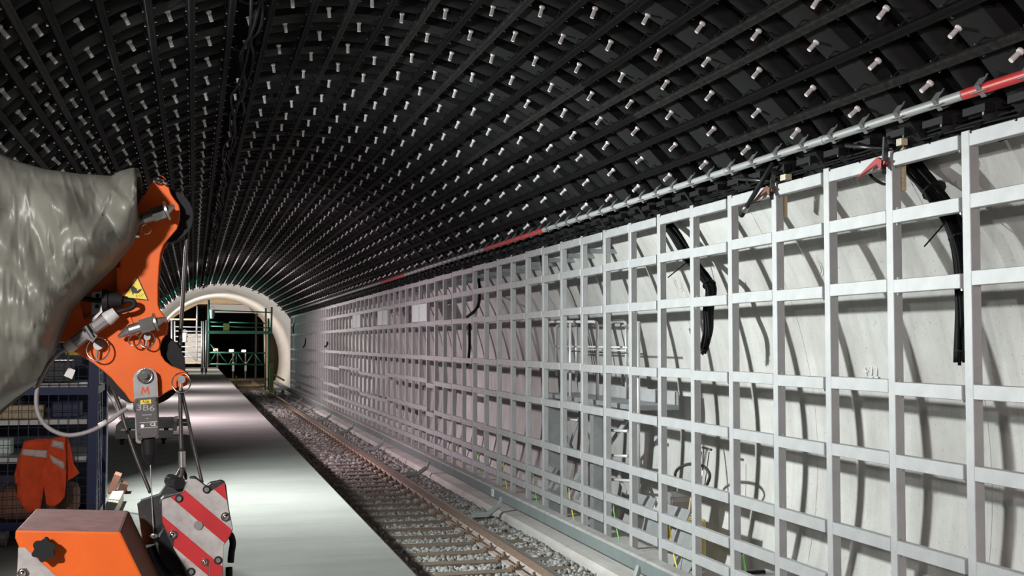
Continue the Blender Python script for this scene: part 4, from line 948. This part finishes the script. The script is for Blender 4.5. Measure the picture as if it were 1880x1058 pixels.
mb = MB(); mb.cyl(L(245, 747, -.045), L(232, 747.5, -.045), .011, .0085, 10); mb.build('cable_gland', M['lightplastic'], lb_, 40)
mb = MB(); mb.cyl(L(272.5, 806, -.045), L(274, 834, -.045), .0195, .0185, 16); mb.cyl(L(274, 834, -.045), L(276, 852, -.045), .0185, .009, 16); mb.build('cone_boot', M['black'], lb_, 40)
rope('switch_wire', [(276, 852, -.045), (278, 900, -.05), (281, 960, -.06), (283.5, 998, -.07)], .0016, m='steel')
wtb = thing('switch_weight', 'steel tube weight hanging on the thin wire beside the hook block', 'weight', q(284, 1000, -.1))
mb = MB(); a, b2 = q(273, 1005, -.1), q(312, 1110, -.1); mb.cyl(a, b2, .034, n=24); mb.cyl(a - (b2 - a).normalized() * .004, a, .03, .034, 24); mb.build('tube', M['darksteel'], wtb, 40)
# ------------------------------------------------------------------ hook block
hb = thing('hook_block', 'black hook block with red and white hazard stripes hanging from the crane rope', 'hook block', q(350, 1130))
fr = [(294.5, 916), (300, 911), (335, 902.5), (342, 884), (347.5, 876), (358, 875), (371, 886), (378, 893), (386, 886), (405, 882), (412, 884), (415.5, 892), (420, 930), (425.5, 960), (428, 973), (420, 990), (410.5, 1002), (409, 1046), (409, 1120), (372, 1120), (342, 1056), (310, 994), (297, 968), (292, 924)]
mb = MB(); mb.prism([q(x, y, -.19) for x, y in fr], (0, .02, 0)); mb.build('side_plate', M['darksteel'], hb, bevel=.003)
re = [(251.5, 925), (258, 918), (292, 907.6), (306, 884), (313, 876), (324, 876), (340, 886), (372, 893), (388, 930), (388, 1120), (300, 1120), (262, 1000)]
mb = MB(); mb.prism([q(x, y, -.05) for x, y in re], (0, .02, 0)); mb.build('rear_plate', M['darksteel'], hb, bevel=.003)
mb = MB(); mb.cyl(q(350, 1000, -.16), q(335, 995, -.03), 50 * mpx, n=32); mb.build('sheave', M['black'], hb, 40)
mb = MB(); mb.cyl(q(285, 985, -.18), q(278, 984, -.05), .006, n=10); mb.build('spacer', M['steel'], hb)
# hazard sticker: red sheet with white stripes, clipped to an inset outline
ins = [(297, 918), (336, 906), (347, 879), (360, 880), (372, 889), (388, 902), (412, 887), (419, 935), (427, 973), (418, 990), (410, 1001), (408, 1046), (408, 1118), (374, 1118), (346, 1052), (318, 1006), (320, 992), (308, 980), (298, 958)]
def clip(poly, nx, ny, c):
    out = []
    for i in range(len(poly)):
        a, b = poly[i], poly[(i + 1) % len(poly)]; da, db = a[0] * nx + a[1] * ny - c, b[0] * nx + b[1] * ny - c
        if da <= 0: out.append(a)
        if da * db < 0: t_ = da / (da - db); out.append((a[0] + (b[0] - a[0]) * t_, a[1] + (b[1] - a[1]) * t_))
    return out
mb = MB(); mb.prism([q(x, y, -.1915) for x, y in ins], (0, .0015, 0)); stk = mb.build('hazard_sticker', M['white'], hb); stk['label'] = 'worn red and white striped sticker'
ang = atan2(78, 92); nx, ny = -sin(ang), cos(ang)
def dd(p): return p[0] * nx + p[1] * ny
refs = [((389, 896), (412, 880), 0), ((312, 912), (335, 898), 0)]
bands = [(dd((390, 897)) - 60, dd((390, 897))), (dd((311, 911)), dd((336, 899))), (dd((297, 962)), dd((297, 950))), ]
b1 = (dd((428, 985)) - 3, dd((311, 912)))
bl = [(-1e4, dd((389, 896))), (dd((337, 898)), dd((310, 911))), (dd((298, 947)), dd((320, 1005))), (dd((345, 1054)) + 14, dd((345, 1054)) + 40)]
for lo, hi in bl:
    lo, hi = min(lo, hi), max(lo, hi); pg = clip(clip(ins, nx, ny, hi), -nx, -ny, -lo)
    if len(pg) > 2: mb = MB(); mb.prism([q(x, y, -.1925) for x, y in pg], (0, .001, 0)); mb.build('red_stripe', M['red'], stk)
for p in ((329, 915.5), (379.5, 899), (400.5, 1029), (351, 1050)):
    mb = MB(); c = q(*p, -.192); mb.cyl(c, c - Vector((0, .002, 0)), .0105, n=16); k_ = mb.build('bolt_washer', M['black'], hb); mb = MB(); mb.cyl(c - Vector((0, .002, 0)), c - Vector((0, .008, 0)), .0075, .006, 14); mb.build('cap_screw', M['steel'], k_, 40)
for p, r in (((414, 949), .0105), ((317, 982), .0105), ((376, 1032), .0085)):
    mb = MB(); c = q(*p, -.192); mb.cyl(c, c - Vector((0, .004, 0)), r * 1.2, n=8); mb.ball(c - Vector((0, .006, 0)), r * .8, 12, 8); mb.build('dome_nut', M['chrome'], hb, 40)
mb = MB(); c = q(364, 965, -.192); mb.cyl(c, c - Vector((0, .004, 0)), .0115, n=20); mb.build('axle_cap', M['greyplastic'], hb, 40)
mb = MB(); mb.tube([q(384, 1034, -.194), q(384, 1056, -.194)], .0016, 5); mb.build('sticker_pin', M['steel'], hb)
mb = MB(); mb.tube(smoothpath([q(414, 976, -.12), q(424, 984, -.12), q(427.5, 998, -.12), q(425, 1015, -.12), q(423.5, 1033, -.12)], 6), [.009] * 25, 10); mb.tube(smoothpath([q(420.5, 1042, -.12), q(419, 1070, -.12), q(405, 1110, -.12), q(380, 1128, -.12)], 6), .0095, 10); mb.build('hook', M['black'], hb, True)
# rope socket on the block
mb = MB(); mb.cyl(q(334, 829, -.06), q(334.5, 858, -.06), .0095, n=14); fe = mb.build('ferrule', M['steel'], hb, 40)
mb = MB(); mb.tube(smoothpath([q(334, 858, -.06), q(327, 870, -.07), q(321, 884, -.08), q(322, 892, -.09), q(329, 891, -.1), q(333, 878, -.09), q(335, 862, -.08)], 5), .0045, 8); mb.tube(smoothpath([q(335, 858, -.06), q(339, 868, -.06), q(342, 880, -.07)], 4), .0045, 8); mb.build('rope_eye', M['rope'], hb, True)
mb = MB()
for k in range(4): mb.cyl(q(312 + k * 4.5, 882 + k * 1.5, -.10 - .012 * k), q(316 + k * 4.5, 883 + k * 1.5, -.11 - .012 * k), .017, n=14)
mb.build('socket_pin', M['darksteel'], hb, 40)
# ------------------------------------------------------------------ orange machine housing in the corner
ho = thing('machine_housing', 'orange steel housing with scuffed top and black star knob in the corner', 'housing', aY(140, 1060, 3.0))
YH = 3.0
ft = [(28, 973), (221.5, 976), (238, 1011), (262, 1060), (300, 1140), (20, 1140), (30, 1058), (33.5, 1004), (27, 989)]
fw = [aY(x, y, YH) for x, y in ft]
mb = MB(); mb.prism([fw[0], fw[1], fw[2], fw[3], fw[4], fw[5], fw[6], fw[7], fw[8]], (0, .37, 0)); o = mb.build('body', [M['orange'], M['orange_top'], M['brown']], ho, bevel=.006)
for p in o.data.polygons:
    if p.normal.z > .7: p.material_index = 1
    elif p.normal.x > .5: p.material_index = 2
mb = MB(); mb.prism([aY(x, y, YH - .003) for x, y in ((33.5, 1006), (46, 1006), (105, 1060), (150, 1100), (30, 1100))], (0, .003, 0)); mb.build('white_panel', M['white'], ho)
c = aY(84, 1005.5, YH - .004); mb = MB(); R = .024
star = [c + Vector(((R * (1 + .14 * cos(6 * w))) * cos(w + .4), 0, (R * (1 + .14 * cos(6 * w))) * sin(w + .4))) for w in [2 * pi * i / 48 for i in range(48)]]
mb.prism([p + Vector((0, -.018, 0)) for p in star], (0, -.022, 0)); mb.cyl(c, c + Vector((0, -.02, 0)), .01, n=12); mb.build('star_knob', M['black'], ho, 50)
mb = MB(); c = aY(42, 1052, YH - .004); mb.cyl(c, c - Vector((0, .006, 0)), .012, n=6); mb.ball(c - Vector((0, .008, 0)), .008, 10, 6); mb.build('dome_nut', M['chrome'], ho, 40)
# stand legs carry the housing and the boom down to the platform (below the frame)
mb = MB(); mb.span((-1.25, 3.0, .0), (-.62, 3.36, .12)); mb.span((-1.2, 3.05, .12), (-.68, 3.3, .9)); mb.build('plinth', M['darksteel'], ho)
mb = MB(); mb.span((-2.2, 2.9, 0), (-1.7, 4.1, .9)); mb.bar((-1.9, YC + .07, .85), (-1.75, YC + .07, 1.75), .14, .14); mb.bar((-1.85, YC + .07, 1.68), q(120, 540, .07), .16, .11); mb.build('crane_base', M['orange'], cr)
# ------------------------------------------------------------------ tarpaulin over the boom
top = [(-140, 262), (-60, 268), (0, 283), (25, 295), (85, 312), (149, 320), (205, 323), (219, 315), (240, 309), (248, 308), (254, 324)]
bot = [(-140, 860), (-60, 800), (0, 749), (22, 731), (60, 706), (75, 690), (90, 660), (100, 634), (127, 568), (168, 525), (204, 491), (238, 448), (249, 415), (254, 392)]
def interp(l, x):
    for a, b in zip(l, l[1:]):
        if a[0] <= x <= b[0]: return a[1] + (b[1] - a[1]) * (x - a[0]) / (b[0] - a[0])
    return l[-1][1]
NU, NV = 150, 96; tv = []; tf = []
for i in range(NU + 1):
    x = -140 + 394 * (i / NU); t_, b_ = interp(top, x), interp(bot, x)
    for j in range(NV):
        w = 2 * pi * j / NV; s_ = (1 - cos(w)) / 2                 # 0 top, 1 bottom
        py = t_ + (b_ - t_) * s_; dep = (.06 + .16 * (1 - i / NU) ** .6) * -sin(w)
        xx = x + (0 if w <= pi else 6)
        p = aY(xx, py, YC - .06 + dep)
        u = Vector((x * .012, s_ * 4.0, 0 if w <= pi else 5))
        rid = 1 - abs(noise.noise(u * .9)) * 2; rid2 = 1 - abs(noise.noise(Vector((x * .03 + py * .02, py * .012 - x * .01, 3)))) * 2
        g = Vector((x * .0075 + py * .004, py * .0062 - x * .003, 2.3 if w <= pi else 7)); g2 = Vector((x * .017 - py * .011, py * .010 + x * .006, 4))
        cre = lambda t: max(0., 1 - abs(t) * 9) ** 1.5
        disp = .13 * abs(noise.noise(g)) + .05 * abs(noise.noise(g2)) + .010 * cre(noise.noise(g * 1.7)) + .007 * cre(noise.noise(g2 * 1.9)) + .004 * noise.noise(g2 * 3)
        env = sin(min(w, 2 * pi - w)) ** .6 if 0 < w < 2 * pi else 0
        p.y -= disp * env * (1 if w <= pi else -1)
        tv.append(tuple(p))
for i in range(NU):
    for j in range(NV): tf.append((i * NV + j, (i + 1) * NV + j, (i + 1) * NV + (j + 1) % NV, i * NV + (j + 1) % NV))
mb = MB(); mb.add(tv, tf); tarp = mb.build('tarpaulin', M['tarp'], None, True); s_ = tarp.modifiers.new('solid', 'SOLIDIFY'); s_.thickness = .003
tag(tarp, 'grey green plastic tarpaulin wrapped over the crane boom', 'tarpaulin')
# loose lower flap of the sheet
mb = MB(); fl = [(-40, 770), (0, 740), (40, 712), (70, 690), (92, 650), (102, 632), (97, 668), (86, 690), (60, 712), (30, 735), (0, 762), (-40, 800)]
mb.prism([aY(x, y, YC + .12) for x, y in fl], (0, .004, 0)); mb.build('tarp_flap', M['tarp'], tarp)

# ------------------------------------------------------------------ floodlights on tripods (the light sources, some added as fill)
for k, (x, y, z, pw, colr, aim, lb) in enumerate(LAMPS):
    t = thing('tripod_floodlight', lb, 'floodlight', (x, y, 0))
    d = Vector(aim).normalized(); rt = d.to_track_quat('-Z', 'Y').to_matrix(); P = Vector((x, y, z)); bk = P - d * .06
    mb = MB(); mb.cyl((bk.x, bk.y, .5), (bk.x, bk.y, z - .12), .018, n=10); mb.build('mast', M['galv_dark'], t)
    for w in (0, 2.1, 4.2): mb = MB(); mb.cyl((bk.x, bk.y, .75), (bk.x + .4 * cos(w), bk.y + .4 * sin(w), 0.01), .014, n=8); mb.build('leg', M['galv_dark'], t)
    mb = MB(); mb.box(bk, (.34, .26, .07), rt); mb.build('lamp_head', M['black'], t, bevel=.01)
    mb = MB(); mb.box(P - d * .022, (.30, .22, .004), rt); mb.build('lamp_glass', M['lampglow'], t)
    if k == 0: mb = MB(); mb.box(P + d * .09 + rt @ Vector((0, .13, 0)), (.34, .006, .22), rt); mb.build('added_visor', M['black'], t)  # added unseen flap, keeps the main lamp's light off the nearby vault
    l = bpy.data.lights.new('flood_light', 'AREA'); l.energy = pw; l.color = colr; l.shape = 'RECTANGLE'; l.size = .24; l.size_y = .18; l.spread = radians(150)
    lo = bpy.data.objects.new('flood_light', l); COL.objects.link(lo); lo.location = P; lo.rotation_euler = rt.to_euler(); lo.parent = t; lo.matrix_parent_inverse = Matrix.Translation(-t.location)
bpy.context.view_layer.update()
